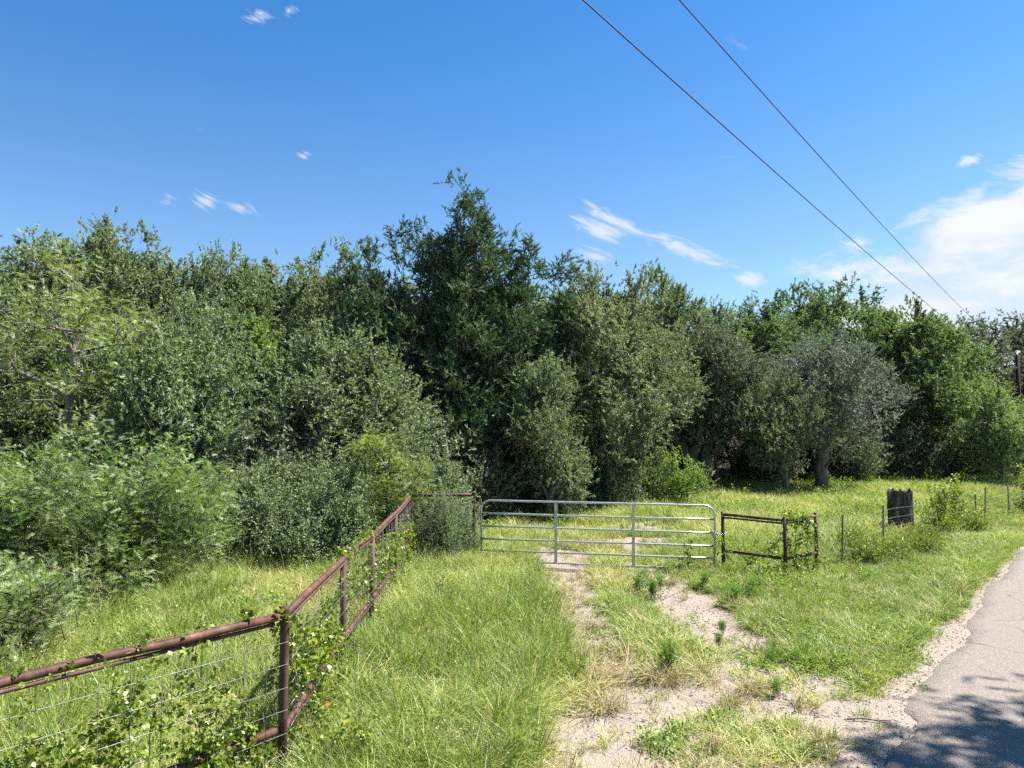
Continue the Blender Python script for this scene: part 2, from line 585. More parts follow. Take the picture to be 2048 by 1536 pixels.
def treeline(x):
    """how far back the thicket starts (y) for a given x"""
    return np.interp(x, [-30, -9, -6, -3, 0, 3, 6, 9, 14, 20, 25, 40], [10, 12.5, 15.5, 18, 22.5, 26, 29.5, 32, 33.5, 36, 36, 48])


xs = axis(-12, 20, .14, 700)
ys = axis(3, 27, .14, 700)
gx, gy = np.meshgrid(xs, ys)
co = np.stack([gx.ravel(), gy.ravel(), gz(gx.ravel(), gy.ravel())], 1)
under = road_d(co[:, 0], co[:, 1])
on_road = (under < -.1) & (under > -ROADW * 1.2)
co[on_road, 2] = -.03
nx, ny = len(xs), len(ys)
ii = (np.arange(ny - 1)[:, None] * nx + np.arange(nx - 1)[None]).ravel()
gme = poly_mesh('ground', co, np.stack([ii, ii + 1, ii + nx + 1, ii + nx], 1), None, True, ground_material())
a = gme.attributes.new('bare', 'FLOAT', 'POINT')
b_at = np.maximum(bare(co[:, 0], co[:, 1]), drive(co[:, 0], co[:, 1]) * (.55 + .5 * fbm(co[:, 0], co[:, 1], 3.0, 33)) * (1 - .6 * rut_turf(co[:, 0], co[:, 1])))
a.data.foreach_set('value', b_at.astype(np.float32))
a = gme.attributes.new('litter', 'FLOAT', 'POINT')
a.data.foreach_set('value', sstep(co[:, 1] - treeline(co[:, 0]), -.5, 2.0).astype(np.float32))
tag(link('ground', gme), kind='structure')


def build_road():
    rs = np.random.RandomState(3)
    v, f = [], []
    yy = list(np.arange(-8, 22, .09)) + list(np.linspace(22, 280, 120))
    for i, y in enumerate(yy):
        x = float(edge_x(y))
        jag = (vnoise(y, 1.0, 1.6, 2) - .5) * .34 + (vnoise(y, 4.0, 5.5, 5) - .5) * .14
        x0 = x + .02 + jag
        for k, q in enumerate((0, .03, .25, 1.5, 3.0, 4.4, ROADW)):
            px, py = x0 + q * .77, y - q * .64 * 0
            px = x0 + q / .77 if k > 1 else x0 + q
            z = (-.02, .012, .018, .035, .045, .035, .012)[k]
            v.append((px, y, z))
    n = 7
    for i in range(len(yy) - 1):
        for k in range(n - 1):
            f.append((i * n + k, i * n + k + 1, (i + 1) * n + k + 1, (i + 1) * n + k))
    me = bpy.data.meshes.new('road')
    me.from_pydata(v, [], f)
    me.polygons.foreach_set("use_smooth", [True] * len(me.polygons))
    me.materials.append(road_material())
    tag(link('road', me), kind='structure')


build_road()


# ------------------------------------------------------------------ plants: skeleton + leaves
def unit(v):
    return v / np.maximum(np.linalg.norm(v, axis=-1, keepdims=True), 1e-9)


def grow(rs, stems, attr, bf=.45, seg=.45, wob=.10):
    """join points to the stems; returns node positions, parents and pipe-model weights"""
    cap = 12000
    P = np.zeros((cap, 3))
    par = np.full(cap, -1)
    D = np.zeros(cap)
    n = 0
    for st in stems:
        prev = -1
        for p in st:
            P[n] = p
            par[n] = prev
            D[n] = 0 if prev < 0 else D[prev] + np.linalg.norm(P[n] - P[prev])
            prev = n
            n += 1
    root = np.mean([s[-1] for s in stems], 0)
    order = np.argsort(np.linalg.norm(attr - root, axis=1))
    ends = np.zeros(len(attr), int)
    for ai in order:
        a = attr[ai]
        d = np.linalg.norm(P[:n] - a, axis=1)
        # avoid limbs that come from above
        up = np.maximum(P[:n, 2] - a[2], 0)
        j = int(np.argmin(d + bf * D[:n] + up * .8))
        p0 = P[j].copy()
        L = d[j]
        k = max(1, int(L / seg))
        prev = j
        off = rs.normal(size=3) * wob * L
        for s in range(1, k + 1):
            u = s / k
            P[n] = p0 * (1 - u) + a * u + off * math.sin(u * math.pi) + np.array([0, 0, .10 * L * math.sin(u * math.pi)])
            if s < k:
                P[n] += rs.normal(size=3) * .04
            par[n] = prev
            D[n] = D[prev] + np.linalg.norm(P[n] - P[prev])
            prev = n
            n += 1
            if n >= cap - 2:
                break
        ends[ai] = prev
        if n >= cap - 60:
            break
    P, par = P[:n], par[:n]
    W = np.zeros(n)
    W[np.unique(ends)] = 1
    for i in range(n - 1, -1, -1):
        if W[i] == 0:
            W[i] = .5
        if par[i] >= 0:
            W[par[i]] += W[i]
    return P, par, W


def frusta(A, B, ra, rb, sides):
    T = unit(B - A)
    ref = np.where(np.abs(T[:, 2:3]) < .9, np.array([[0, 0, 1.]]), np.array([[1., 0, 0]]))
    U = unit(np.cross(T, ref))
    Wv = np.cross(T, U)
    ang = np.arange(sides) * 2 * np.pi / sides
    ring = U[:, None] * np.cos(ang)[None, :, None] + Wv[:, None] * np.sin(ang)[None, :, None]
    va = A[:, None] + ring * ra[:, None, None]
    vb = (B + T * rb[:, None] * .3)[:, None] + ring * rb[:, None, None]
    E = len(A)
    co = np.concatenate([va, vb], 1).reshape(-1, 3)
    base = (np.arange(E) * 2 * sides)[:, None]
    k = np.arange(sides)[None]
    k2 = (k + 1) % sides
    q = np.stack([base + k, base + k2, base + sides + k2, base + sides + k], 2).reshape(-1, 4)
    return co, q


def wood_mesh(name, P, par, W, r0, rmin, mat, rmax=None, ex=.5, extra=None):
    r = rmin + r0 * (W / W.max()) ** ex
    if rmax:
        r = np.minimum(r, rmax)
    # flare at the base
    e = np.where(par >= 0)[0]
    A, B, ra, rb = P[par[e]], P[e], r[par[e]], r[e]
    ra = np.minimum(ra, rb * 1.6)
    thick = rb > .03
    cs, qs, off = [], [], 0
    for msk, s in ((thick, 8), (~thick, 3)):
        if msk.any():
            c, q = frusta(A[msk], B[msk], ra[msk], rb[msk], s)
            cs.append(c)
            qs.append(q + off)
            off += len(c)
    if extra is not None:
        # fine twigs that carry the leaves
        A, B, w = extra
        sd = unit(np.cross(B - A, np.random.RandomState(1).normal(size=A.shape))) * w
        c = np.stack([A - sd, A + sd, B + sd * .4, B - sd * .4], 1).reshape(-1, 3)
        cs.append(c)
        qs.append(np.arange(len(c)).reshape(-1, 4) + off)
    return poly_mesh(name, np.concatenate(cs), np.concatenate(qs), None, True, mat)


def leaf_cloud(rs, P, D, L, tone, m, ll, lw, mode='tri', spread=1.0, flat=.7, t0=.12, droop=.0):
    """m leaves along each sprig; returns vertices, faces, values"""
    K = len(P)
    t = rs.uniform(t0, 1.0, (K, m))
    pos = P[:, None] + D[:, None] * (L[:, None] * t)[..., None] + rs.normal(size=(K, m, 3)) * .012
    pos[..., 2] -= droop * (t ** 2) * L[:, None]
    d = unit(D[:, None] * .7 + rs.normal(size=(K, m, 3)) * .62 * spread)
    nrm = unit(rs.normal(size=(K, m, 3)) + np.array([0, 0, flat]))
    side = unit(np.cross(d, nrm))
    s = rs.uniform(.65, 1.25, (K, m))[..., None]
    val = np.clip(tone[:, None] * .68 + rs.rand(K, m) * .34 - .02, 0, 1)
    n = K * m
    if mode == 'tri':
        a = pos + side * lw * s * .5
        b = pos - side * lw * s * .5
        c = pos + d * ll * s
        co = np.stack([a, b, c], 2).reshape(-1, 3)
        f = np.arange(n * 3).reshape(-1, 3)
    else:
        a = pos
        b = pos + d * ll * s * .42 + side * lw * s * .5
        c = pos + d * ll * s
        e = pos + d * ll * s * .42 - side * lw * s * .5
        co = np.stack([a, b, c, e], 2).reshape(-1, 3)
        f = np.arange(n * 4).reshape(-1, 4)
    return co, f, val.ravel()


def fronds(rs, P, D, L, tone, pairs, ll, lw):
    """feathery compound leaves: slender leaflets in rows either side of a drooping stalk"""
    K = len(P)
    t = np.linspace(.15, 1, pairs)
    nrm = unit(rs.normal(size=(K, 3)) * .6 + np.array([0, 0, 1.]))
    side = unit(np.cross(D, nrm))
    pos = P[:, None] + D[:, None] * (L[:, None] * t[None])[..., None]
    pos[..., 2] -= .25 * L[:, None] * t[None] ** 2
    cs, vs = [], []
    for sg in (-1, 1):
        d = unit(side[:, None] * sg + D[:, None] * .55 + rs.normal(size=(K, pairs, 3)) * .12)
        w = D[:, None] * lw * .5
        sc = (ll * (1.05 - .5 * t) * rs.uniform(.8, 1.2, (K, 1)))[..., None]
        cs.append(np.stack([pos + w, pos - w, pos + d * sc], 2).reshape(-1, 3))
        vs.append(np.clip(tone[:, None] * .6 + rs.rand(K, pairs) * .42, 0, 1).ravel())
    co = np.concatenate(cs)
    return co, np.arange(len(co)).reshape(-1, 3), np.concatenate(vs)


def blobs_auto(rs, H, Rx, zb, n, fr=(.30, .48), top=0.0):
    """lumps that make up an uneven crown"""
    zc, rz = (H + zb) / 2, (H - zb) / 2
    out = []
    for i in range(n):
        d = unit(rs.normal(size=3))
        u = rs.uniform(.35, .72)
        z = d[2] * u
        taper = 1 - top * max(z, 0)
        out.append((d[0] * u * Rx * taper, d[1] * u * Rx * taper, zc + z * rz, *(rs.uniform(*fr) * Rx * np.array([1, 1, 1])), ))
        b = out[-1]
        out[-1] = (b[0], b[1], b[2], b[3], b[3], min(b[3] * .85, rz * .6))
    # one near the top so that the height is right
    r = .34 * Rx
    out.append((rs.normal() * .1 * Rx, 0, H - r * .9, r, r, r * .9))
    return out


def crown_points(rs, blobs, n, inner=.55, wexp=1.1):
    w = np.array([b[3] * b[4] + b[3] * b[5] for b in blobs]) ** wexp
    k = rs.choice(len(blobs), n, p=w / w.sum())
    B = np.array(blobs)[k]
    d = unit(rs.normal(size=(n, 3)))
    r = rs.uniform(inner ** 3, 1, n) ** (1 / 3)
    p = B[:, :3] + d * B[:, 3:6] * r[:, None]
    return p, d, k


class Plant:
    pass


def make_plant(seed, blobs, stems, nclump, nsprig, nleaf, ll, lw, leafmat, barkmat, r0=.14, rmin=.006, spr=(.22, .5), up=.45, style='leaf',
               tmix=.4, mode='tri', bf=.45, cl_r=.24, zmin=.1, spikes=0, rmax=None, jit=.75, flat=.7, inner=.5, wexp=1.1, droop=.0):
    rs = np.random.RandomState(seed)
    A, Dn, k = crown_points(rs, blobs, nclump, inner, wexp)
    A[:, 2] = np.maximum(A[:, 2], zmin)
    P, par, W = grow(rs, stems, A, bf)
    btone = rs.uniform(.15, .95, len(blobs))
    ctone = np.clip(btone[k] * tmix + rs.uniform(0, 1, nclump) * (1 - tmix), 0, 1)
    n = nclump * nsprig
    ci = np.repeat(np.arange(nclump), nsprig)
    org = A[ci] + rs.normal(size=(n, 3)) * cl_r
    org[:, 2] = np.maximum(org[:, 2], zmin)
    D = unit(Dn[ci] * .55 + np.array([0, 0, up]) + rs.normal(size=(n, 3)) * jit * .6)
    L = rs.uniform(spr[0], spr[1], n)
    tone = np.clip(ctone[ci] + rs.normal(size=n) * .1, 0, 1)
    if spikes:
        # leafy shoots that stand out of the top
        hi = np.argsort(-A[:, 2])[:max(6, nclump // 4)]
        pick = rs.choice(hi, spikes)
        o2, d2, l2, t2 = [], [], [], []
        for i in pick:
            ln = rs.uniform(.45, 1.0)
            dd = unit(np.array([rs.normal() * .3, rs.normal() * .3, 1.0]))
            for s in np.linspace(.1, 1, 9):
                for _ in range(2):
                    o2.append(A[i] + dd * ln * s)
                    d2.append(unit(dd * .6 + rs.normal(size=3) * .55))
                    l2.append(rs.uniform(.10, .2))
                    t2.append(ctone[i])
        org = np.concatenate([org, np.array(o2)])
        D = np.concatenate([D, np.array(d2)])
        L = np.concatenate([L, np.array(l2)])
        tone = np.concatenate([tone, np.array(t2)])
    tw = rs.rand(len(org)) < (.45 if ll > .07 else .3)
    wood = wood_mesh('trunk', P, par, W, r0, rmin, barkmat, rmax, extra=(org[tw] - D[tw] * .12, org[tw] + D[tw] * L[tw][:, None], .0045 + ll * .03))
    if style == 'leaf':
        c, f, v = leaf_cloud(rs, org, D, L, tone, nleaf, ll, lw, mode, flat=flat, droop=droop)
    elif style == 'spray':
        c, f, v = leaf_cloud(rs, org, D, L, tone, nleaf, ll, lw, mode, spread=.55, flat=.2, t0=.0)
    else:
        D = unit(D * np.array([1, 1, .55]))
        c, f, v = fronds(rs, org, D, L, tone, nleaf, ll, lw)
    crown = poly_mesh('crown', c, f, {'rnd': v}, False, leafmat)
    p = Plant()
    p.wood, p.crown = wood, crown
    return p


def stem(rs, h, lean=(0, 0), base=(0, 0), n=6, wob=.06):
    out = []
    for i in range(n + 1):
        u = i / n
        out.append(np.array([base[0] + lean[0] * u * u + rs.normal() * wob * (0 < i), base[1] + lean[1] * u * u + rs.normal() * wob * (0 < i), -.15 + (h + .15) * u]))
    return out


def put_plant(name, p, loc, label, cat, group=None, rz=0.0, sc=1.0, woodname='trunk', crownname='crown'):
    z = float(gz(np.array([loc[0]]), np.array([loc[1]]))[0])
    e = empty(name, (loc[0], loc[1], z), rz)
    e.scale = (sc, sc, sc) if not isinstance(sc, tuple) else sc
    tag(e, label, cat, group)
    w = link(woodname, p.wood, e)
    if woodname == 'stem':
        tag(w, kind='stuff')
    tag(link(crownname, p.crown, e), kind='stuff')
    return e


def oak(seed, H, Rx, zb, mat='oak', n=150, ns=16, nl=16, ll=.10, lw=.055, nb=11, stems=None, r0=.17, bark='bark_grey', spikes=14, top=0.2, **kw):
    rs = np.random.RandomState(seed + 1000)
    if stems is None:
        stems = [stem(rs, max(zb * .9, 1.0) + (H - zb) * .15, (rs.normal() * .3, rs.normal() * .3))]
    bl = blobs_auto(rs, H - .35, Rx, zb, nb, top=top)
    return make_plant(seed, bl, stems, n, ns, nl, ll, lw, M[mat], M[bark], r0, spikes=spikes, **kw)


# ---- the big cedar: a pointed leader with several lesser tips
def cedar(seed, H, tips, n, ns, nl, ll=.14, lw=.042, zlow=1.0):
    rs = np.random.RandomState(seed)
    bl = []
    for (tx, ty, th, tr, tb) in tips:
        # a stack of lumps that narrows to the tip
        m = max(3, int((th - tb) / .55))
        for i in range(m):
            u = (i + .5) / m
            z = tb + (th - tb) * u
            rr = tr * (1 - u) ** .85 + .06
            cnt = 1 if rr < .4 else (2 if rr < .8 else 4)
            for c in range(cnt):
                a = rs.uniform(0, 6.28)
                o = 0 if cnt == 1 else rr * .62
                q = rr * (.9 if cnt == 1 else .5)
                bl.append((tx * (.55 + .45 * u) + o * math.cos(a), ty * (.55 + .45 * u) + o * math.sin(a), z, q, q, min(.42, q * 1.1)))
    st = [stem(rs, H * .86, (0, 0), (0, 0), 14, .04)]
    return make_plant(seed, bl, st, n, ns, nl, ll, lw, M['cedar'], M['bark_cedar'], .19, .006, (.22, .46), .62, 'spray', .35, 'tri', .25, .14, .6, 0, None, .6, inner=.3, wexp=.5)


rs0 = np.random.RandomState(77)
big_cedar = cedar(11, 11.3, [(0, 0, 11.05, 1.15, 7.6), (0, 0, 9.6, 3.1, 1.2), (-2.0, .1, 9.3, .9, 5.2), (-1.1, -.4, 9.3, .8, 5.5), (1.45, .2, 9.2, .9, 5.0), (2.3, -.2, 8.9, 1.2, 4.0),
                            (3.1, .4, 8.6, 1.4, 2.6), (-2.9, -.3, 8.3, 1.5, 2.4), (.75, -.9, 9.2, .9, 5.5), (-3.5, .2, 6.6, 1.4, 1.6), (3.7, -.3, 6.8, 1.4, 1.6), (0, -1.7, 7.2, 1.7, 1.5), (-1.4, -1.4, 6.6, 1.5, 1.4), (1.7, -1.4, 6.6, 1.5, 1.4)], 1800, 11, 13)
small_cedar = cedar(12, 9.1, [(0, 0, 9.2, 1.9, 2.2), (-.9, .2, 7.6, 1.0, 3.4), (.8, -.2, 8.2, .8, 4.0), (-1.3, 0, 6.0, 1.0, 2.2)], 420, 10, 16)
put_plant('cedar_tree', big_cedar, (-1.72, 24), 'tallest tree of the thicket, a broad dark green cedar with many pointed tips', 'tree', sc=(1.15, 1.05, 1.045))
put_plant('cedar_tree', small_cedar, (-4.85, 23), 'dark green cedar with one slim tip standing against the tallest cedar', 'tree', rz=1.0)
put_plant('cedar_tree', small_cedar, (-9.3, 33), 'slim cedar whose fine tip just shows above the grey oaks left of the tall cedars', 'tree', rz=2.6, sc=(.8, .8, 1.12))

# ---- oaks and elms of the thicket
p_left = oak(21, 9.8, 3.2, 1.8, 'oak', 240, 19, 16, spikes=22, nb=14)
p_left2 = oak(22, 10.7, 3.2, 2.0, 'oak', 240, 18, 16, spikes=40, nb=14)
p_mid = oak(23, 6.2, 2.8, .6, 'shrub', 300, 21, 15, .085, .048, spikes=14, nb=17)
p_mid2 = oak(24, 5.7, 2.5, .7, 'oak', 260, 21, 15, .085, .047, spikes=12, nb=15)
p_r1 = oak(25, 8.8, 3.3, 1.2, 'oak_olive', 290, 19, 16, spikes=20, nb=17)
p_twin = oak(26, 7.8, 3.3, 1.9, 'oak_dark', 280, 18, 15, .10, .055, nb=15, stems=[stem(rs0, 2.4, (-1.0, 0), (-.15, 0), 6), stem(rs0, 2.5, (.35, .2), (.15, 0), 6)], r0=.30, spikes=8)
p_silver = oak(27, 7.4, 3.7, 1.5, 'oak_silver', 310, 20, 15, .10, .055, nb=17, stems=[stem(rs0, 2.1, (.1, 0), (0, 0), 6, .03)], r0=.30, bark='bark_pale', spikes=6)
p_elm = oak(28, 12.0, 4.9, 1.5, 'elm', 470, 22, 13, .14, .08, nb=28, r0=.24, spikes=14, top=.35)
p_elm2 = oak(29, 9.8, 3.9, .6, 'elm', 340, 18, 14, .14, .08, nb=21, r0=.2, spikes=10, top=.3)
p_pecan = oak(30, 10.4, 3.0, 3.0, 'elm', 190, 15, 13, .12, .06, nb=10, r0=.2, spikes=20)
p_yellow = oak(31, 5.2, 2.5, .9, 'oak_olive', 230, 18, 14, .095, .052, nb=13, spikes=10)
p_front = oak(32, 5.1, 1.9, .5, 'oak', 170, 20, 14, .085, .047, nb=11, r0=.09, spikes=14)
p_right = oak(33, 5.0, 2.1, .25, 'elm_light', 210, 18, 14, .095, .05, nb=12, r0=.1, spikes=12, top=.45)

put_plant('oak_tree', p_left, (-16.6, 24.5), 'grey green oak behind the feathery sapling, its rounded top touching the sky', 'tree')
put_plant('oak_tree', p_left2, (-14.1, 26), 'tall ragged oak with loose leafy shoots on top, behind the feathery sapling', 'tree')
put_plant('oak_tree', p_left, (-11.4, 28), 'grey oak with a thin upright shoot on top, beside the tall ragged oak', 'tree', rz=2.0, sc=(.85, .85, 1.05))
put_plant('oak_tree', p_left2, (-7.2, 28), 'loose topped grey oak standing just left behind the dark cedars', 'tree', rz=3.4, sc=(.85, .85, .97))
put_plant('oak_tree', p_mid, (-7.7, 18), 'dense glossy oak with pale sparkling leaves between feathery sapling and rounded grey oak', 'tree')
put_plant('oak_tree', p_mid2, (-4.5, 19), 'rounded grey oak in front of the slim dark cedar', 'tree')
put_plant('oak_tree', p_mid, (-12.6, 19.5), 'dense oak thickly leaved to the ground behind the feathery bush', 'tree', rz=2.2, sc=1.08)
put_plant('oak_tree', p_mid2, (-15.5, 18), 'green oak at the edge of the thicket farthest from the gate', 'tree', rz=1.0, sc=1.1)
put_plant('oak_tree', p_r1, (3.3, 25.2), 'tall olive grey oak pressed against the sunny side of the tallest cedar', 'tree')
put_plant('oak_tree', p_r1, (4.9, 28.6), 'olive oak between the tallest cedar and the dark twin trunked oak', 'tree', rz=2.3, sc=(.85, .85, .9))
put_plant('oak_tree', p_front, (1.05, 21.6), 'small pale oak leaning out in front of the tallest cedar', 'tree', sc=(.85, .85, .97))
put_plant('oak_tree', p_left2, (6.8, 33), 'oak with two upright leafy tips showing behind the olive oaks', 'tree', rz=.7, sc=(.8, .8, .98))
put_plant('oak_tree', p_left, (9.9, 35), 'grey oak top showing behind the dark twin trunked oak', 'tree', rz=4.0, sc=(.95, .95, .95))
put_plant('oak_tree', p_twin, (8.5, 32), 'dark oak with twin black trunks at the edge of the meadow', 'tree')
put_plant('oak_tree', p_yellow, (11.5, 30.2), 'low oak with yellowish leaf tips between the twin trunked oak and the silvery oak', 'tree', sc=(.82, .82, .95))
put_plant('oak_tree', p_silver, (14.0, 32.3), 'broad silvery grey oak with a pale trunk at the edge of the meadow', 'tree')
put_plant('pecan_tree', p_pecan, (14.3, 38), 'dark green tree with loose clusters on top behind the silvery oak', 'tree')
put_plant('elm_tree', p_elm, (19.2, 41), 'large leafy green elm, highest crown behind the silvery oak', 'tree')
put_plant('elm_tree', p_elm2, (21.9, 39.2), 'green elm leafy down to the grass beside the silvery oak', 'tree', rz=1.2)
put_plant('elm_tree', p_right, (23.9, 35), 'small light green elm standing alone by the roadside', 'tree')
put_plant('elm_tree', p_right, (26.6, 37.5), 'small elm right behind the lone roadside elm', 'tree', rz=2.5, sc=.85)

# live oaks far down the road, thinly leaved with crooked dark limbs
rs1 = np.random.RandomState(8)
p_live = make_plant(41, blobs_auto(rs1, 12.0, 5.2, 3.0, 20, (.20, .30)), [stem(rs1, 3.4, (-.6, 0), (0, 0), 6)], 330, 9, 12, .14, .075, M['oak_dark'], M['bark'], .6, .02, (.3, .6), .35, spikes=10, bf=.2, cl_r=.3)
put_plant('live_oak', p_live, (43.0, 66), 'thin topped live oak with crooked dark limbs beyond the lone roadside elm', 'tree', sc=1.12)
put_plant('live_oak', p_live, (51.0, 70), 'second crooked live oak, farther down the road beside the utility pole', 'tree', rz=2.0, sc=1.2)
put_plant('live_oak', p_live, (34.5, 60), 'crooked live oak half hidden behind the leafy green elms', 'tree', rz=4.1, sc=.78)

# bright vine-hung young trees among the oaks
p_bright = oak(34, 2.6, .75, .2, 'bright', 40, 16, 13, .10, .06, nb=6, r0=.05, spikes=5)
p_brighth = oak(35, 8.6, 1.0, 3.2, 'bright', 60, 16, 13, .12, .065, nb=7, r0=.08, spikes=8)
put_plant('young_tree', p_brighth, (11.3, 36.5), 'bright green young tree pushing up between grey oaks and dark elm', 'tree', sc=(1, 1, .95))
put_plant('young_tree', p_brighth, (7.7, 33.8), 'bright green young tree, low rounded top behind the twin trunked oak', 'tree', rz=2, sc=(1.1, 1.1, .93))
put_plant('young_tree', p_brighth, (-7.1, 19.6), 'bright green vine hung top rising behind the dense glossy oak', 'tree', rz=1, sc=(.75, .75, .69))

# rows deeper in, closing the thicket
back = [(-26, 44), (-19, 46), (-12, 46), (-5, 47), (2, 46), (7, 49), (-14.5, 30), (-9.7, 31), (-22, 30), (-19, 33), (-16.5, 36), (-12.8, 34), (-9.5, 38), (-6.0, 35), (-3.2, 33), (0.2, 32), (2.6, 33), (4.8, 37), (8.2, 41), (12.2, 43), (16.4, 47), (20.5, 48), (25.5, 47),
        (-24, 24), (-20.5, 26), (-27, 35), (-1.8, 40), (24, 52)]
for i, (x, y) in enumerate(back):
    pr = (p_left, p_left2, p_r1)[i % 3]
    lab, grp = (('dull grey green oak deep in the thicket behind the feathery sapling and bushes', 'oaks behind the feathery bushes') if x < -7 else
                ('dull grey oak deep in the thicket, mostly hidden behind the dark cedars', 'oaks behind the cedars') if x < 3 else
                ('dull grey oak deep in the thicket behind the twin trunked and silvery oaks', 'oaks behind the silvery oak'))
    hh = (1.0, .92, 1.12)[i % 3] * (1.06 if x < -2 else .96)
    put_plant('oak_tree', pr, (x, y), lab, 'tree', grp, rz=i * 1.7, sc=(1.25, 1.25, hh * (1 if x < 10 else .92)))

for i, (x, y) in enumerate([(-42, 62), (-34, 64), (-27, 60), (-20, 63), (-13, 62), (-6, 64), (1, 61), (8, 64), (15, 62), (22, 64), (28, 67), (35, 72), (39, 78), (42, 82), (30.5, 52), (47, 84), (57, 88), (63, 86), (70, 94), (-33, 46), (-38, 34), (-31, 27)]):
    put_plant('elm_tree', p_elm2, (x, y), 'leafy elm closing the far back of the thicket', 'tree', 'elms at the far back of the thicket', rz=i * 1.9, sc=(1.35, 1.35, 1.05))

# understorey shrubs at the foot of the trees
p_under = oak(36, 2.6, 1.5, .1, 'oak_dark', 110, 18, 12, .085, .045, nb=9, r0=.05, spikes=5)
under = [(-13.5, 16.8), (-9.8, 17.6), (-6.2, 17.0), (-3.4, 20.2), (-1.0, 21.8), (-5.4, 21.0), (2.6, 25.6), (-.6, 26.5), (4.9, 29.0), (12.6, 35.8), (16.6, 35.5), (18.9, 37.2), (20.6, 36.9), (22.4, 37.5), (25.5, 40), (28, 41.5), (27.0, 45.5), (28.6, 48), (24.6, 43.5), (31, 46.5), (26, 50), (33, 52), (36, 55), (39, 56), (32, 56), (29.5, 44), (8.6, 38), (5.8, 34.5), (-8.2, 21.5),
         (-11.2, 22), (2.5, 29.5), (10.4, 40.5), (14.2, 42), (18, 43)]
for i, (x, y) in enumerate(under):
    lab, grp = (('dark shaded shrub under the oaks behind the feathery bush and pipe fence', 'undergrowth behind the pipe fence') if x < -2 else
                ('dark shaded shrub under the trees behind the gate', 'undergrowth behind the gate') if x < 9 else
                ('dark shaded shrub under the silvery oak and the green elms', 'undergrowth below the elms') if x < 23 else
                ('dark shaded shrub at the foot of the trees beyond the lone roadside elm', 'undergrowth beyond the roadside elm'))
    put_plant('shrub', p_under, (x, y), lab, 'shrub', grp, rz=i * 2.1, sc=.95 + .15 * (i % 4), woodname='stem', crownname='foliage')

# the feathery sapling, open and layered with pale limbs
rs2 = np.random.RandomState(14)
hb = [(0, 0, 6.6, .55, .55, .4), (-.7, .1, 5.9, .8, .7, .35), (.6, -.2, 5.7, .8, .7, .35), (-1.5, 0, 5.2, .9, .8, .32), (1.3, .2, 5.0, .9, .8, .35), (0, -.5, 5.2, .8, .8, .35), (-2.0, -.2, 4.3, .9, .8, .3),
      (1.9, .1, 4.2, .9, .8, .32), (-1.0, -.6, 4.4, .8, .8, .3), (.9, -.6, 3.9, .8, .8, .3), (-1.7, .2, 3.4, .8, .8, .28), (1.6, -.1, 3.1, .8, .8, .3), (-.4, .4, 3.7, .8, .8, .3)]
p_hui = make_plant(51, hb, [stem(rs2, 4.6, (.15, 0), (0, 0), 9, .04)], 170, 15, 7, .085, .014, M['huisache'], M['bark_pale'], .085, .008, (.14, .24), .25, 'frond', .35, cl_r=.24, bf=.3, inner=.2)
put_plant('feathery_sapling', p_hui, (-10.3, 16.4), 'open feathery leaved sapling with a pale forked trunk above the big feathery bush', 'tree')

# the big feathery bush and its neighbours left of the fence
def bush(seed, Rx, H, nb, nclump, ns, nl, ll, lw, mat, style, spr=(.12, .26), stems=7, flatb=.9, up=.35, r0=.035, **kw):
    rs = np.random.RandomState(seed)
    st = []
    for i in range(stems):
        a = rs.uniform(0, 6.28)
        st.append(stem(rs, H * .55, (math.cos(a) * Rx * .5, math.sin(a) * Rx * .5), (math.cos(a) * .12, math.sin(a) * .12), 5, .03))
    bl = []
    for i in range(nb):
        a, u = rs.uniform(0, 6.28), rs.uniform(.15, .78) ** .7
        z = H * rs.uniform(.2, .78) * (1.05 - .35 * u)
        q = rs.uniform(.26, .40) * Rx
        bl.append((math.cos(a) * u * Rx, math.sin(a) * u * Rx, max(z, .25), q, q, min(q * flatb, H * .3)))
    bl.append((0, 0, H * .8, Rx * .3, Rx * .3, H * .2))
    return make_plant(seed, bl, st, nclump, ns, nl, ll, lw, M[mat], M['bark'], r0, .005, spr, up, style, .45, zmin=.06, cl_r=.16, rmax=.018, inner=.35, **kw)


p_feather = bush(61, 2.1, 2.95, 20, 480, 30, 8, .052, .010, 'feather', 'frond', (.12, .22), 9, up=.45)
p_feather2 = bush(62, 1.2, 1.35, 11, 170, 26, 8, .046, .009, 'feather', 'frond', (.11, .2), 6, up=.45)
put_plant('feathery_bush', p_feather, (-7.1, 11.9), 'biggest feathery green bush, rounded, left of the rusty pipe fence', 'bush', woodname='stem', crownname='foliage')
put_plant('feathery_bush', p_feather, (-9.6, 12.6), 'feathery green bush merging with the far side of the biggest feathery bush', 'bush', rz=2.4, sc=.95, woodname='stem', crownname='foliage')
put_plant('feathery_bush', p_feather2, (-6.15, 8.1), 'low feathery bush in front of the biggest one, nearest the leafy fence panel', 'bush', woodname='stem', crownname='foliage')
put_plant('feathery_bush', p_feather2, (-7.6, 9.4), 'low feathery bush tucked against the foot of the biggest one', 'bush', rz=2.0, woodname='stem', crownname='foliage')

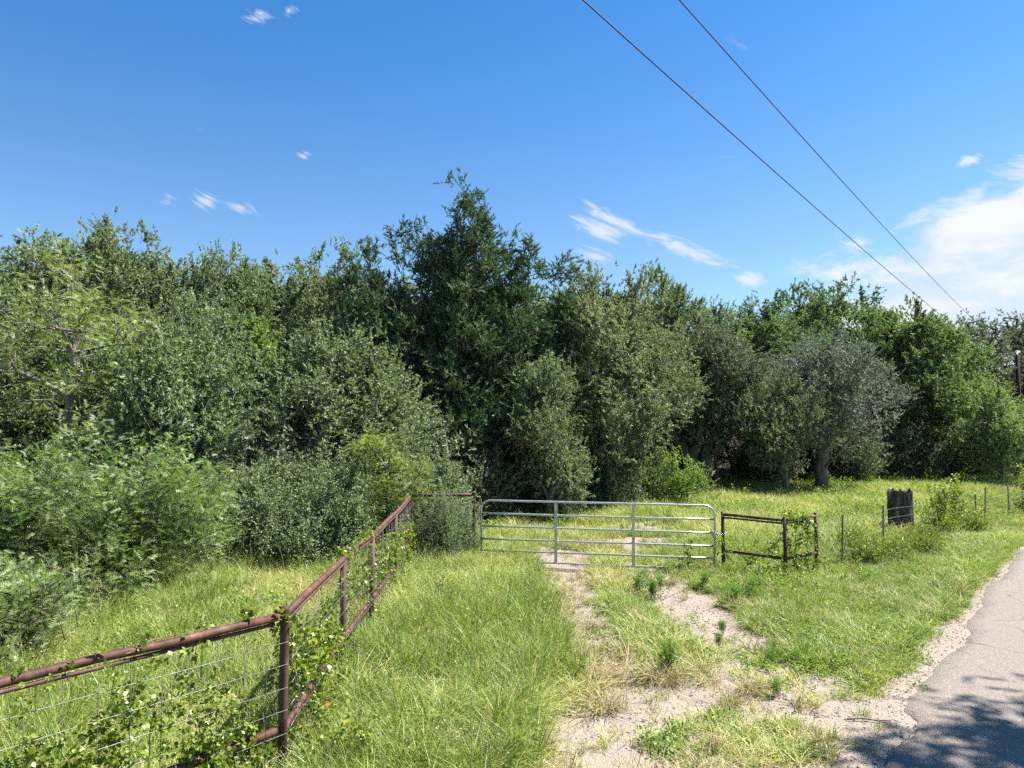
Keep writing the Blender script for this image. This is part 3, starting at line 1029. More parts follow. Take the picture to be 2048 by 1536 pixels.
p_shr1 = bush(63, 1.35, 1.7, 13, 125, 20, 13, .045, .026, 'shrub', 'leaf', (.14, .48), 8, up=.8, mode='quad', spikes=34)
p_shr2 = bush(64, 1.25, 1.95, 13, 130, 20, 13, .045, .026, 'shrub', 'leaf', (.14, .50), 8, up=.9, mode='quad', spikes=44)
put_plant('shrub', p_shr1, (-5.6, 14.9), 'low glossy leaved shrub between the biggest feathery bush and the taller fence shrubs', 'shrub', woodname='stem', crownname='foliage')
put_plant('shrub', p_shr2, (-3.85, 15.2), 'grey green glossy shrub with upright shoots behind the rusty pipe fence', 'shrub', woodname='stem', crownname='foliage')
put_plant('shrub', p_shr1, (-4.75, 16.2), 'glossy shrub half hidden behind the two grey green fence shrubs', 'shrub', rz=2.0, sc=1.05, woodname='stem', crownname='foliage')
put_plant('shrub', p_shr2, (-1.75, 16.6), 'glossy shrub growing through the short fence panel beside the gate', 'shrub', rz=1.1, sc=(.95, .85, .98), woodname='stem', crownname='foliage')
put_plant('shrub', p_shr1, (-1.35, 15.1), 'low shrub crowding the gate hinge post and the short fence panel', 'shrub', rz=.6, sc=(.58, .45, .72), woodname='stem', crownname='foliage')
put_plant('shrub', p_shr2, (-2.65, 17.6), 'tall thin shrub behind the fence corner with loose upright shoots', 'shrub', rz=2.6, sc=(.8, .8, 1.15), woodname='stem', crownname='foliage')
p_sap = make_plant(65, [(0, 0, 2.35, .4, .35, .2), (-.45, 0, 2.5, .4, .35, .16), (.45, 0, 2.0, .5, .4, .2), (0, 0, 1.6, .55, .5, .25), (.5, 0, 1.5, .5, .45, .25), (-.3, 0, 1.2, .5, .45, .25)],
                   [stem(rs2, 1.9, (.05, 0), (0, 0), 6, .03)], 70, 20, 8, .06, .011, M['huisache'], M['bark'], .03, .005, (.16, .28), .3, 'frond', .3, cl_r=.13, inner=.2)
put_plant('feathery_sapling', p_sap, (-2.75, 15.6), 'lacy yellow green sapling rising behind the bend of the pipe fence', 'tree', rz=.3)

p_meadow = bush(66, 1.35, 1.7, 11, 95, 16, 11, .075, .034, 'bright', 'leaf', (.14, .42), 7, up=.7, spikes=10)
put_plant('shrub', p_meadow, (5.75, 25.6), 'bright green bushy shrub in the meadow behind the gate', 'shrub', woodname='stem', crownname='foliage')
put_plant('shrub', p_shr1, (3.35, 24.8), 'grey leaved shrub beside the bright green shrub behind the gate', 'shrub', rz=.4, sc=(.95, .95, .9), woodname='stem', crownname='foliage')
put_plant('shrub', p_shr1, (1.0, 23.5), 'low grey shrub in tree shade behind the middle of the gate', 'shrub', rz=3, sc=(1, .9, .75), woodname='stem', crownname='foliage')
p_road = bush(67, .5, 1.15, 6, 30, 10, 10, .062, .034, 'vine', 'leaf', (.1, .3), 4, up=1.0, spikes=5, r0=.015)
p_weed = bush(68, .8, .75, 9, 46, 13, 10, .055, .030, 'vine', 'leaf', (.1, .25), 5, up=.5, r0=.012)
for (x, y, s, r, lab) in [(11.35, 18.9, .85, .3, 'leafy sapling growing beside the old stump in the wire fence'), (12.9, 20.6, .8, 1.4, 'yellow green sapling in the wire fence between stump and roadside elm'),
                          (17.2, 23.6, .85, 2.4, 'small lone leafy sapling on the grass verge at the far end of wire fence')]:
    put_plant('leafy_sapling', p_road, (x, y), lab, 'shrub', None, r, s, 'stem', 'foliage')
for i, (x, y, s) in enumerate([(7.3, 14.9, .7), (8.2, 15.4, .6), (9.3, 16.2, .55), (7.9, 16.6, .65), (9.9, 17.3, .6), (12.4, 19.3, .6)]):
    put_plant('leafy_weed', p_weed, (x, y), 'yellow green scrambling weed along the wire fence', 'weed', 'scrambling weeds along the wire fence', i * 1.3, s, 'stem', 'foliage')

# tall tree across the road, outside the frame; its shade lies on the road
p_shade = make_plant(37, [(b[0] - 1.2, b[1] + 1.3, *b[2:]) for b in blobs_auto(rs1, 13.4, 2.5, 8.4, 13)], [stem(rs1, 8.8, (-1.1, 1.2), (0, 0), 8, .08)], 150, 11, 13, .11, .06, M['oak'], M['bark'], .24)
put_plant('oak_tree', p_shade, (13.3, 5.9), 'tall oak across the road whose shade falls on the pavement', 'tree')


# ------------------------------------------------------------------ pipe fence
def wob_line(a, b, n, amp, rs):
    a, b = Vector(a), Vector(b)
    return [a.lerp(b, i / n) + Vector((rs.normal() * amp, rs.normal() * amp, rs.normal() * amp)) * (0 < i < n) for i in range(n + 1)]


rsf = np.random.RandomState(4)


def cap_post(parent, x, y, top, r=.0366, mat='rust_dark', dome=True, lean=(0, 0)):
    z0 = -.25
    pts = [(x, y, z0), (x + lean[0] * .5, y + lean[1] * .5, top * .5), (x + lean[0], y + lean[1], top)]
    rr = [r, r, r]
    if dome:
        pts += [(x + lean[0], y + lean[1], top + .012), (x + lean[0], y + lean[1], top + .028), (x + lean[0], y + lean[1], top + .037)]
        rr += [r * 1.04, r * .7, r * .15]
    return MB().tube(pts, rr, 16).build('post', M[mat], parent)


def wire_panel(parent, a, b, zs, zt, step, off=(0, 0), wr=.0032):
    """welded wire panel between two posts: every rod is a piece of its own"""
    pan = empty('wire_panel', (0, 0, 0), 0, parent)
    a, b = Vector((a[0] + off[0], a[1] + off[1], 0)), Vector((b[0] + off[0], b[1] + off[1], 0))
    L = (b - a).length
    ang = math.atan2(b.y - a.y, b.x - a.x)
    hm = MB().tube([(L * i / 8, .004 * math.sin(i * 1.7), .006 * math.sin(i * 2.3)) for i in range(9)], wr, 6).mesh('wire', M['wire'])
    for z in zs:
        o = link('wire', hm, pan, None, (a.x, a.y, z + rsf.normal() * .006))
        o.rotation_euler = (0, 0, ang)
    vm = MB().tube([(0, 0, zs[-1] - .05), (.004, 0, zs[-1] * .5 + zt * .5), (0, 0, zt)], wr * .8, 5).mesh('wire', M['wire_dark'])
    n = int(L / step)
    for i in range(1, n + 1):
        p = a.lerp(b, (i - .4) * step / L)
        o = link('wire', vm, pan, None, (p.x + .005 * math.sin(ang), p.y - .005 * math.cos(ang), 0))
        o.rotation_euler = (rsf.normal() * .004, rsf.normal() * .004, ang)
    return pan


fence = empty('pipe_fence', (FENCE[2][0], FENCE[2][1], 0))
tag(fence, 'long rusty pipe fence with wire panels running from the road bend to the gate hinge', 'fence')
fence.location = (0, 0, 0)
ZR = 1.41
rail_r = .0315
# road-side run, dog-leg at the capped corner post
MB().tube(wob_line((-5.6, 1.1, ZR + .02), (-1.88, 5.80, ZR), 14, .009, rsf), rail_r, 16).build('top_rail', M['rust'], fence)
MB().tube(wob_line((-5.6, 1.1, ZR - .040), (-1.90, 5.78, ZR - .052), 10, .004, rsf), .016, 10).build('lower_rod', M['rust_dark'], fence)
MB().tube(wob_line((-5.6, 1.1, .52), (-1.88, 5.80, .52), 10, .006, rsf), .03, 12).build('bottom_rail', M['rust'], fence)
cap_post(fence, -1.84, 5.85, 1.455)
cap_post(fence, -5.6, 1.1, 1.455)
run2 = [(-1.845, 5.9), (-1.95, 8.33), (-1.965, 10.1), (-2.04, 12.55), (-2.2, 15.6)]
pts = []
for i in range(len(run2) - 1):
    for k in range(4):
        u = k / 4
        pts.append((run2[i][0] * (1 - u) + run2[i + 1][0] * u, run2[i][1] * (1 - u) + run2[i + 1][1] * u, ZR + .008 * math.sin((i * 4 + k) * 1.3)))
pts.append((run2[-1][0], run2[-1][1], ZR))
MB().tube(pts, rail_r, 16).build('top_rail', M['rust'], fence)
MB().tube([(p[0] + .012, p[1], p[2] - .049) for p in pts], .015, 10).build('lower_rod', M['rust_dark'], fence)
MB().tube([(p[0], p[1], .50 + .01 * math.sin(j)) for j, p in enumerate(pts)], .03, 12).build('bottom_rail', M['rust'], fence)
for x, y in run2[1:]:
    cap_post(fence, x - .0, y, ZR - .02, dome=False)
# short panel to the gate hinge post
hinge = (-.83, 15.62)
MB().tube(wob_line((-2.2, 15.6, ZR), (hinge[0], hinge[1], ZR + .02), 4, .004, rsf), .034, 14).build('top_rail', M['rust'], fence)
MB().tube(wob_line((-2.2, 15.6, .72), (hinge[0], hinge[1], .72), 4, .004, rsf), .028, 12).build('bottom_rail', M['rust_dark'], fence)
cap_post(fence, hinge[0], hinge[1], 1.47)
zs = [1.22, 1.04, .86, .68, .50, .34, .18]
wire_panel(fence, (-5.6, 1.1), (-1.84, 5.85), zs, 1.36, .205, (.045, -.035))
for i in range(4):
    wire_panel(fence, run2[i], run2[i + 1], zs, 1.36, .205, (.05, 0))
wire_panel(fence, run2[-1], hinge, zs, 1.36, .205, (0, -.05))

# wing on the latch side of the gate
wing = empty('pipe_fence', (0, 0, 0))
tag(wing, 'short dark rusty pipe fence of two panels at the gate latch', 'fence')
WA, WB, WC = (4.30, 14.62), (5.22, 13.72), (6.08, 14.34)
for (x, y), tp in ((WA, 1.19), (WB, 1.19), (WC, 1.20)):
    cap_post(wing, x, y, tp, .036, 'rust_dark', dome=False)
for a, b in ((WA, WB), (WB, WC)):
    for z, r, nm in ((1.125, .030, 'top_rail'), (1.063, .018, 'lower_rod'), (.40, .032, 'bottom_rail')):
        MB().tube(wob_line((a[0], a[1], z), (b[0], b[1], z + .005), 4, .004, rsf), r, 12).build(nm, M['rust_dark'], wing)
    wire_panel(wing, a, b, [.88, .66, .22], 1.05, .20, (0, -.045), .0026)


# ------------------------------------------------------------------ gate
def build_gate():
    g0, g1 = Vector((-.66, 15.2, 0)), Vector((4.06, 14.36, 0))
    L = (g1 - g0).length
    ang = math.atan2(g1.y - g0.y, g1.x - g0.x)
    g = empty('farm_gate', (g0.x, g0.y, .075), ang)
    g.rotation_euler = (0, R(.25), ang)
    tag(g, 'long galvanised tube farm gate closed across the gravel drive', 'gate')
    H, r, rc = 1.28, .0215, .20
    # outer frame: bottom, both ends and the top in one bent tube
    pts = [(r, 0, 0)]
    for i in range(7):
        a = math.pi - i / 6 * math.pi / 2
        pts.append((rc + rc * math.cos(a), 0, H - rc + rc * math.sin(a)))
    pts2 = []
    for i in range(7):
        a = math.pi / 2 - i / 6 * math.pi / 2
        pts2.append((L - rc + rc * math.cos(a), 0, H - rc + rc * math.sin(a)))
    pts2.append((L - r, 0, 0))
    MB().tube(pts + [(L * .33, 0, H), (L * .66, 0, H)] + pts2, r, 14).build('frame', M['galv'], g)
    for z in (1.005, .740, .475, .235, .018):
        rl = wob_line((0.0, -.004, z), (L, -.004, z), 8, .0025, rsf)
        MB().tube(rl, r * .96, 12).build('rail', M['galv'], g)
    for x in (L * .333, L * .664):
        mb = MB()
        mb.box((x, -.030, H / 2 + .005), (.052, .010, H - .01))
        mb.box((x - .028, -.018, H / 2 + .005), (.006, .03, H - .012))
        mb.box((x + .028, -.018, H / 2 + .005), (.006, .03, H - .012))
        mb.build('stay', M['galv'], g, smooth=False)
    for z in (.22, 1.0):
        MB().tube([(-.11, .06, z), (-.06, .02, z), (.0, 0, z)], .014, 10).build('hinge', M['galv'], g)
    # chain looped round the post
    link_m = MB()
    ring = [(.016 * math.cos(k / 10 * 6.283), .0, .026 * math.sin(k / 10 * 6.283)) for k in range(11)]
    link_m.tube(ring, .0045, 6, False)
    lm = link_m.mesh('chain_link', M['galv'])
    ch = empty('chain', (L - .05, -.04, .77), 0, g)
    for i in range(11):
        o = link('chain_link', lm, ch, None, (.034 * i - .02, -.01 - .03 * math.sin(i * .3), -.05 * math.sin(i / 10 * math.pi)))
        o.rotation_euler = (R(90) * (i % 2), R(90), 0)
    for i in range(5):
        o = link('chain_link', lm, ch, None, (.0 + .012 * (i % 2), -.01, -.04 - .04 * i))
        o.rotation_euler = (0, 0, R(90) * (i % 2))
    MB().box((L - .03, -.03, .74), (.075, .02, .11)).build('latch', M['galv'], g, False)


build_gate()

# ------------------------------------------------------------------ wire fence beside the road
tp_spots = [(6.75, 14.74), (8.44, 16.36), (11.7, 19.4), (13.2, 20.4), (13.95, 21.17), (15.95, 23.0), (19.5, 26.6)]
wf = empty('wire_fence', (0, 0, 0))
tag(wf, 'sagging wire fence on thin grey steel posts along the roadside meadow', 'fence')
for i, (x, y) in enumerate(tp_spots):
    h = (1.12, 1.12, 1.10, .98, 1.12, 1.08, 1.1)[i]
    mb = MB()
    rot = Matrix.Rotation(R(45), 3, 'Z')
    mb.box((0, 0, h / 2 - .15), (.040, .006, h + .3), rot)
    mb.box((.011, -.011, h / 2 - .15), (.006, .034, h + .296), rot)
    for k in range(9):
        mb.box((-.004, .004, h - .06 - k * .11), (.016, .018, .012), rot)
    o = mb.build('post', M['tpost'], wf, False)
    o.location = (x, y, 0)
    o.rotation_euler = (rsf.normal() * .02, rsf.normal() * .03, rsf.rand() * .5)
line = [(6.08, 14.34)] + tp_spots
for z in (1.0, .80, .60, .40):
    for i in range(len(line) - 1):
        a, b = line[i], line[i + 1]
        p = []
        for k in range(7):
            u = k / 6
            p.append((a[0] * (1 - u) + b[0] * u, a[1] * (1 - u) + b[1] * u - .03, z + .01 * rsf.normal() - .05 * math.sin(u * math.pi)))
        MB().tube(p, .0032, 5).build('wire', M['wire'], wf)


# old broad stump used as a fence post
def build_stump():
    rs = np.random.RandomState(9)
    mb = MB()
    n, lv = 28, 12
    for j in range(lv):
        z = -.1 + 1.28 * j / (lv - 1)
        for k in range(n):
            a = 2 * math.pi * k / n
            sq = 1.0 / max(abs(math.cos(a)), abs(math.sin(a))) ** .55
            rr = .265 * sq * (1 + .07 * math.sin(a * 5 + 1) + .05 * math.sin(a * 9 + j * .2) + .03 * rs.normal()) * (1.06 - .06 * z)
            zz = z + (.05 * math.sin(a * 3 + 2) + .035 * rs.normal() if j == lv - 1 else 0)
            mb.v.append(Vector((rr * math.cos(a), rr * math.sin(a), zz)))
    for j in range(lv - 1):
        for k in range(n):
            k2 = (k + 1) % n
            mb.f.append((j * n + k, j * n + k2, (j + 1) * n + k2, (j + 1) * n + k))
    # hollow, splintered top
    b0 = len(mb.v)
    for k in range(n):
        a = 2 * math.pi * k / n
        rr = .17 * (1 + .15 * math.sin(a * 4) + .05 * rs.normal())
        mb.v.append(Vector((rr * math.cos(a), rr * math.sin(a), 1.08 + .05 * rs.normal())))
    c = len(mb.v)
    mb.v.append(Vector((0, 0, .98)))
    for k in range(n):
        k2 = (k + 1) % n
        mb.f.append(((lv - 1) * n + k, (lv - 1) * n + k2, b0 + k2, b0 + k))
        mb.f.append((b0 + k, b0 + k2, c))
    o = mb.build('tree_stump', M['stump'], None, False)
    o.location = (10.5, 19.35, 0)
    tag(o, 'broad dark weathered stump standing in the wire fence line', 'stump')


build_stump()

# ------------------------------------------------------------------ utility pole and wires
pole = empty('utility_pole', (37.15, 52.0, 0))
tag(pole, 'dark wooden utility pole far down the road among live oaks', 'pole')
MB().tube([(0, 0, -.5), (0, 0, 4), (0, 0, 8.05)], [.16, .145, .125], 14).build('shaft', M['pole'], pole)
MB().tube([(0, 0, 8.04), (0, 0, 8.12), (0, 0, 8.2)], [.06, .06, .03], 10).build('insulator', M['galv'], pole)
MB().tube([(-.12, -.05, 7.15), (-.22, -.05, 7.17)], [.05, .05], 10).build('insulator', M['galv'], pole)


def cable(z_far, z_near, x0, y0, sag, lab):
    # runs straight in plan past the camera to a pole behind it
    P1, P0 = Vector((37.15, 52.0, z_far)), Vector((x0 - 10.5, y0 - 13.5, z_near))
    p = []
    for i in range(41):
        u = i / 40
        q = P0.lerp(P1, u)
        q.z -= sag * 4 * u * (1 - u)
        p.append(q)
    o = MB().tube(p, .0068, 6).build('power_line', M['black'])
    tag(o, lab, 'cable')


cable(8.15, 7.98, 1.22, 6.75, .84, 'upper of two overhead power lines crossing the sky above the road')
cable(7.18, 7.0, 1.26, 6.88, .74, 'lower of two overhead power lines crossing the sky above the road')


# ------------------------------------------------------------------ scattered stuff: templates + instancing
def blade_tuft(seed, n, h, rad, w, bend, seg=3, stalk=0):
    rs = np.random.RandomState(seed)
    a = rs.uniform(0, 6.283, n)
    r = rad * np.sqrt(rs.rand(n))
    base = np.stack([r * np.cos(a), r * np.sin(a), np.full(n, -.02)], 1)
    a2 = a + rs.normal(size=n) * .9
    out = np.stack([np.cos(a2), np.sin(a2), np.zeros(n)], 1)
    sd = np.stack([-np.sin(a2), np.cos(a2), np.zeros(n)], 1)
    tw = rs.normal(size=n) * .8
    sd = sd * np.cos(tw)[:, None] + out * np.sin(tw)[:, None]
    hh = h * (.3 + .85 * rs.rand(n) ** .8)
    bb = bend * rs.uniform(.3, 1.4, n) * hh
    ww = w * rs.uniform(.7, 1.3, n)
    lev = []
    for i in range(seg + 1):
        u = i / seg
        c = base + out * (bb * u ** 2)[:, None] + np.array([0, 0, 1.]) * (hh * (u - .28 * u ** 3 * (bb / np.maximum(hh, .01))))[:, None]
        k = (1 - u ** 1.6) * ww * .5 + .0004
        lev.append(c + sd * k[:, None])
        lev.append(c - sd * k[:, None])
    co = np.stack(lev, 1).reshape(-1, 3)
    m = 2 * (seg + 1)
    q = []
    for i in range(seg):
        q.append(np.stack([np.arange(n) * m + 2 * i, np.arange(n) * m + 2 * i + 1, np.arange(n) * m + 2 * i + 3, np.arange(n) * m + 2 * i + 2], 1))
    f = np.stack(q, 1).reshape(-1, 4)
    v = np.repeat(rs.rand(n), seg)
    return co, f, v


def weed_sprout(seed, n, h, ll, lw):
    """leafy forb: upright stems with small oval leaves"""
    rs = np.random.RandomState(seed)
    P, D, L = [], [], []
    for i in range(n):
        a = rs.uniform(0, 6.28)
        P.append((.05 * math.cos(a) * rs.rand() * 2, .05 * math.sin(a) * rs.rand() * 2, 0))
        D.append(unit(np.array([math.cos(a) * .45, math.sin(a) * .45, 1.0]) + rs.normal(size=3) * .15))
        L.append(h * rs.uniform(.5, 1.1))
    return leaf_cloud(rs, np.array(P), np.array(D), np.array(L), rs.rand(n), 13, ll, lw, 'quad', 1.4, 1.0, .15)


def stone(seed):
    rs = np.random.RandomState(seed)
    import bmesh
    bm = bmesh.new()
    bmesh.ops.create_icosphere(bm, subdivisions=1, radius=1)
    for v in bm.verts:
        v.co *= 1 + rs.normal() * .16
        v.co.z *= .6
    me = bpy.data.meshes.new('stone')
    bm.to_mesh(me)
    bm.free()
    return me


def template(name, data, mat):
    if isinstance(data, tuple):
        me = poly_mesh(name, data[0], data[1], {'rnd': data[2]}, False, mat)
    else:
        me = data
        me.materials.append(mat)
    return bpy.data.objects.new(name, me)        # never linked: only its geometry is used


def scatter(name, pts, rot, scl, tint, idx, temps, label, cat):
    n = len(pts)
    me = bpy.data.meshes.new(name)
    me.vertices.add(n)
    me.vertices.foreach_set('co', np.ascontiguousarray(pts, np.float32).ravel())
    for an, ty, key, val in (('rot', 'FLOAT_VECTOR', 'vector', rot), ('scl', 'FLOAT_VECTOR', 'vector', scl), ('tint', 'FLOAT', 'value', tint), ('idx', 'INT', 'value', idx)):
        a = me.attributes.new(an, ty, 'POINT')
        a.data.foreach_set(key, np.ascontiguousarray(val, np.int32 if ty == 'INT' else np.float32).ravel())
    o = link(name, me)
    ng = bpy.data.node_groups.new(name + '_scatter', 'GeometryNodeTree')
    ng.interface.new_socket('Geometry', in_out='INPUT', socket_type='NodeSocketGeometry')
    ng.interface.new_socket('Geometry', in_out='OUTPUT', socket_type='NodeSocketGeometry')
    gi, go = ng.nodes.new('NodeGroupInput'), ng.nodes.new('NodeGroupOutput')
    ins = ng.nodes.new('GeometryNodeGeometryToInstance')
    for t in reversed(temps):
        oi = ng.nodes.new('GeometryNodeObjectInfo')
        oi.inputs['Object'].default_value = t
        oi.inputs['As Instance'].default_value = False
        ng.links.new(oi.outputs['Geometry'], ins.inputs[0])
    iop = ng.nodes.new('GeometryNodeInstanceOnPoints')
    iop.inputs['Pick Instance'].default_value = True
    ng.links.new(gi.outputs[0], iop.inputs['Points'])
    ng.links.new(ins.outputs[0], iop.inputs['Instance'])
    for an, ty, sock in (('idx', 'INT', 'Instance Index'), ('rot', 'FLOAT_VECTOR', 'Rotation'), ('scl', 'FLOAT_VECTOR', 'Scale')):
        na = ng.nodes.new('GeometryNodeInputNamedAttribute')
        na.data_type = ty
        na.inputs['Name'].default_value = an
        ng.links.new(na.outputs['Attribute'], iop.inputs[sock])
    ng.links.new(iop.outputs[0], go.inputs[0])
    md = o.modifiers.new('scatter', 'NODES')
    md.node_group = ng
    tag(o, label, cat, None, 'stuff')
    return o


def sample(rs, n, y0, y1, side=1.08, pw=1.0):
    """points over the ground the photo could see, denser towards the near end"""
    u = rs.rand(n)
    y = (y0 ** pw + (y1 ** pw - y0 ** pw) * u) ** (1 / pw)
    x = rs.uniform(-1, 1, n) * (y * .73 * side + 1.0)
    return x, y


def lay(name, rs, x, y, h, tint, temps, label, cat, tilt=.12, wide=1.0):
    n = len(x)
    rot = np.stack([rs.normal(size=n) * tilt, rs.normal(size=n) * tilt, rs.uniform(0, 6.283, n)], 1)
    s = h
    scl = np.stack([s * wide, s * wide, s * rs.uniform(.8, 1.2, n)], 1)
    pts = np.stack([x, y, gz(x, y) + .0], 1)
    return scatter(name, pts, rot, scl, np.clip(tint, 0, 1), rs.randint(0, len(temps), n), temps, label, cat)


def clear_of_road(x, y, m=.0):
    d = road_d(x, y)
    return d > (m + (vnoise(y, 2.0, 2.5, 4) - .5) * .5)


GT = [template('tuft', blade_tuft(100 + i, 32, .46, .10, .0105, 1.2), M['grass']) for i in range(6)]
GC = [template('clump', blade_tuft(110 + i, 46, .60, .075, .0095, .55), M['grass']) for i in range(5)]
GS = [template('short_tuft', blade_tuft(120 + i, 30, .20, .10, .0095, 1.15, 3), M['grass']) for i in range(6)]
GF = [template('far_tuft', blade_tuft(140 + i, 36, .42, .20, .018, .8, 2), M['grass']) for i in range(6)]
GD = [template('dry_tuft', blade_tuft(160 + i, 36, .26, .08, .008, 1.3, 3), M['grass_dry']) for i in range(5)]
WT = [template('sprout', weed_sprout(180 + i, 8, .30, .042, .020), M['weed']) for i in range(5)]
WL = [template('low_sprout', weed_sprout(190 + i, 7, .09, .024, .012), M['weed']) for i in range(4)]


SS = []
for i in range(5):
    c, f, v = blade_tuft(210 + i, 7, .62, .05, .004, .45, 3)
    rsx = np.random.RandomState(230 + i)
    tips = c.reshape(7, 8, 3)[:, 6]
    c2, f2, v2 = leaf_cloud(rsx, tips - np.array([0, 0, .10]), np.tile([[0., 0, 1]], (7, 1)), np.full(7, .12), rsx.rand(7), 9, .022, .007, 'quad', .8, .2, .0)
    SS.append(template('stalk', (np.concatenate([c, c2]), np.concatenate([f, f2 + len(c)]), np.concatenate([v, v2])), M['grass_dry']))


def tintmap(x, y, off=0.0):
    return fbm(x, y, .55, 20 + off) * .6 + fbm(x, y, 2.3, 24 + off) * .4


def all_grass():
    rs = np.random.RandomState(31)
    # 1 tall grass: verge beside the fence, along the fences, inside the fence
    x, y = sample(rs, 60000, 4.2, 19.5, 1.05, 1.6)
    ins, dr, br = inside(x, y), drive(x, y), bare(x, y)
    rd = road_d(x, y)
    verge = (1 - ins) * (1 - dr) * (x < 1.6)
    right = (1 - ins) * (1 - dr) * (x >= 1.6)
    cl = sstep(fbm(x, y, 2.6, 77), .30, .62)
    prob = (verge * .9 + ins * .8 + right * .5) * (.25 + .75 * cl)
    prob *= (1 - br) * (y < 18.5) * sstep(rd, .5, 1.4)
    prob *= np.where(y > 15.2, .35, 1)
    k = (rs.rand(len(x)) < prob) & clear_of_road(x, y, .3)
    x, y, ins, right = x[k], y[k], ins[k], right[k]
    h = (.40 + .75 * fbm(x, y, 1.6, 2)) * rs.uniform(.75, 1.35, len(x)) * (1 - .38 * right) * np.where(ins > .5, .85, 1.0)
    h *= np.interp(road_d(x, y), [.4, 2.0], [.5, 1.0])
    tint = (tintmap(x, y) - .5) * 1.7 + .42 + .18 * (ins > .5) * sstep(x, -5.5, -3.2) + rs.normal(size=len(x)) * .22 - .34 * (right > .5)
    lay('tall_grass', rs, x, y, h, tint, GT, 'lush tall green grass beside the drive and along the pipe fence', 'grass')
    # darker upright clumps standing out of it
    x, y = sample(rs, 16000, 4.6, 16, 1.0, 1.5)
    ins, dr, br = inside(x, y), drive(x, y), bare(x, y)
    pt = sstep(fbm(x, y, .75, 81) + (vnoise(x, y, 4.0, 83) - .5) * .3, .46, .66)
    edge = np.exp(-((x - .35) / .55) ** 2) * (y > 6.8) * (y < 13)
    prob = (1 - dr) * (1 - br) * np.maximum(pt * .42, edge * .45) * np.where(x > 1.5, .95, 1)
    k = (rs.rand(len(x)) < prob) & clear_of_road(x, y, 1.2)
    x, y = x[k], y[k]
    h = rs.uniform(.55, 1.1, len(x)) * np.where(x > 1.5, .7, 1.0)
    lay('grass_clumps', rs, x, y, h, .04 + .3 * rs.rand(len(x)), GC, 'darker upright grass clumps standing in the tall grass', 'grass', .1)
    # 2 short grass: drive, verge edge, under everything
    x, y = sample(rs, 62000, 4.2, 20, 1.05, 1.5)
    dr, br = drive(x, y), bare(x, y)
    patch = sstep(fbm(x, y, 1.3, 41) + (vnoise(x, y, 5.0, 43) - .5) * .3, .42, .62)
    st = rut_turf(x, y)
    prob = np.where(dr > .5, np.maximum(patch * .42, st * (.28 + .6 * patch)), np.where((x < 1) & (y < 15), .45, .7)) * (1 - br) ** 2 + .03 * dr
    k = (rs.rand(len(x)) < prob) & clear_of_road(x, y, .02)
    x, y, dr = x[k], y[k], dr[k]
    h = (.45 + .75 * fbm(x, y, 1.1, 6)) * np.where(dr > .5, .8 + .45 * rut_turf(x, y) * (y > 8), 1.1)
    tint = (tintmap(x, y, 5) - .5) * 1.4 + np.where(x > 3.2, .26, .50) + .30 * dr * sstep(-y, -9.5, -7.0) + rs.normal(size=len(x)) * .22
    lay('short_grass', rs, x, y, h, tint, GS, 'short patchy grass on the drive and the road verge', 'grass', .2, 1.25)
    # 3 meadow beyond the gate and inside the fence
    x, y = sample(rs, 46000, 14.5, 44, 1.06, 1.25)
    br = bare(x, y)
    tl = treeline(x)
    prob = np.where(y < tl, 1.0, np.exp(-(y - tl) / 2.5) * .6) * (1 - br * (y < 24)) * sstep(y, 14.5, 16.5)
    prob *= np.where(x < fence_x(y) - .2, .8, 1)
    k = (rs.rand(len(x)) < prob) & clear_of_road(x, y, .15)
    x, y = x[k], y[k]
    d = road_d(x, y)
    mow = sstep(-d, -3.0, -1.8)
    h = (.50 + .65 * fbm(x, y, .5, 11)) * (1 - .55 * mow) * rs.uniform(.7, 1.3, len(x))
    h *= np.where((x > .3) & (x < 5) & (y < 21), .55, 1.0)
    tint = (tintmap(x, y, 9) - .5) * 1.5 + .46 - .2 * mow + rs.normal(size=len(x)) * .18
    lay('meadow_grass', rs, x, y, h, tint, GF, 'yellow green meadow grass between the gate and the trees', 'grass', .12, 1.1)
    # 4 dry straw
    x, y = sample(rs, 15000, 5, 22, 1.0, 1.5)
    dr, br, ins = drive(x, y), bare(x, y), inside(x, y)
    pt = sstep(fbm(x, y, 1.1, 51), .47, .66)
    prob = pt * (dr * .5 + .38 + .28 * ins * sstep(x, -6, -3)) * (1 - br * .95)
    prob += np.exp(-((x - .85) / .35) ** 2) * (y > 7) * (y < 14) * .22
    k = (rs.rand(len(x)) < prob) & clear_of_road(x, y, .1)
    x, y = x[k], y[k]
    h = .5 + .8 * rs.rand(len(x))
    lay('dry_grass', rs, x, y, h, rs.rand(len(x)), GD, 'dry straw coloured grass tufts scattered over the drive', 'grass', .3)
    # seed stalks above the grass
    x, y = sample(rs, 9000, 4.8, 30, 1.02, 1.2)
    pt = sstep(fbm(x, y, .9, 91), .40, .65)
    prob = pt * .55 * (1 - bare(x, y)) * (1 - drive(x, y) * .8) * (y < treeline(x))
    k = (rs.rand(len(x)) < prob) & clear_of_road(x, y, 1.0)
    x, y = x[k], y[k]
    lay('seed_stalks', rs, x, y, rs.uniform(.7, 1.25, len(x)) * np.where(x > 1.5, .75, 1), rs.rand(len(x)), SS, 'pale thin seed stalks standing above the grass', 'grass', .15)
    # 5 broad-leaved weeds among the grass
    x, y = sample(rs, 20000, 4.5, 36, 1.05, 1.15)
    ins, dr, br = inside(x, y), drive(x, y), bare(x, y)
    pt = sstep(fbm(x, y, .7, 61), .46, .66)
    prob = pt * (.34 + .3 * ins) * (1 - br) * (1 - dr * .9) * (y < treeline(x) + 2)
    prob += .22 * np.exp(-((y - treeline(x) + .3) / 1.1) ** 2)
    k = (rs.rand(len(x)) < prob) & clear_of_road(x, y, .8)
    x, y = x[k], y[k]
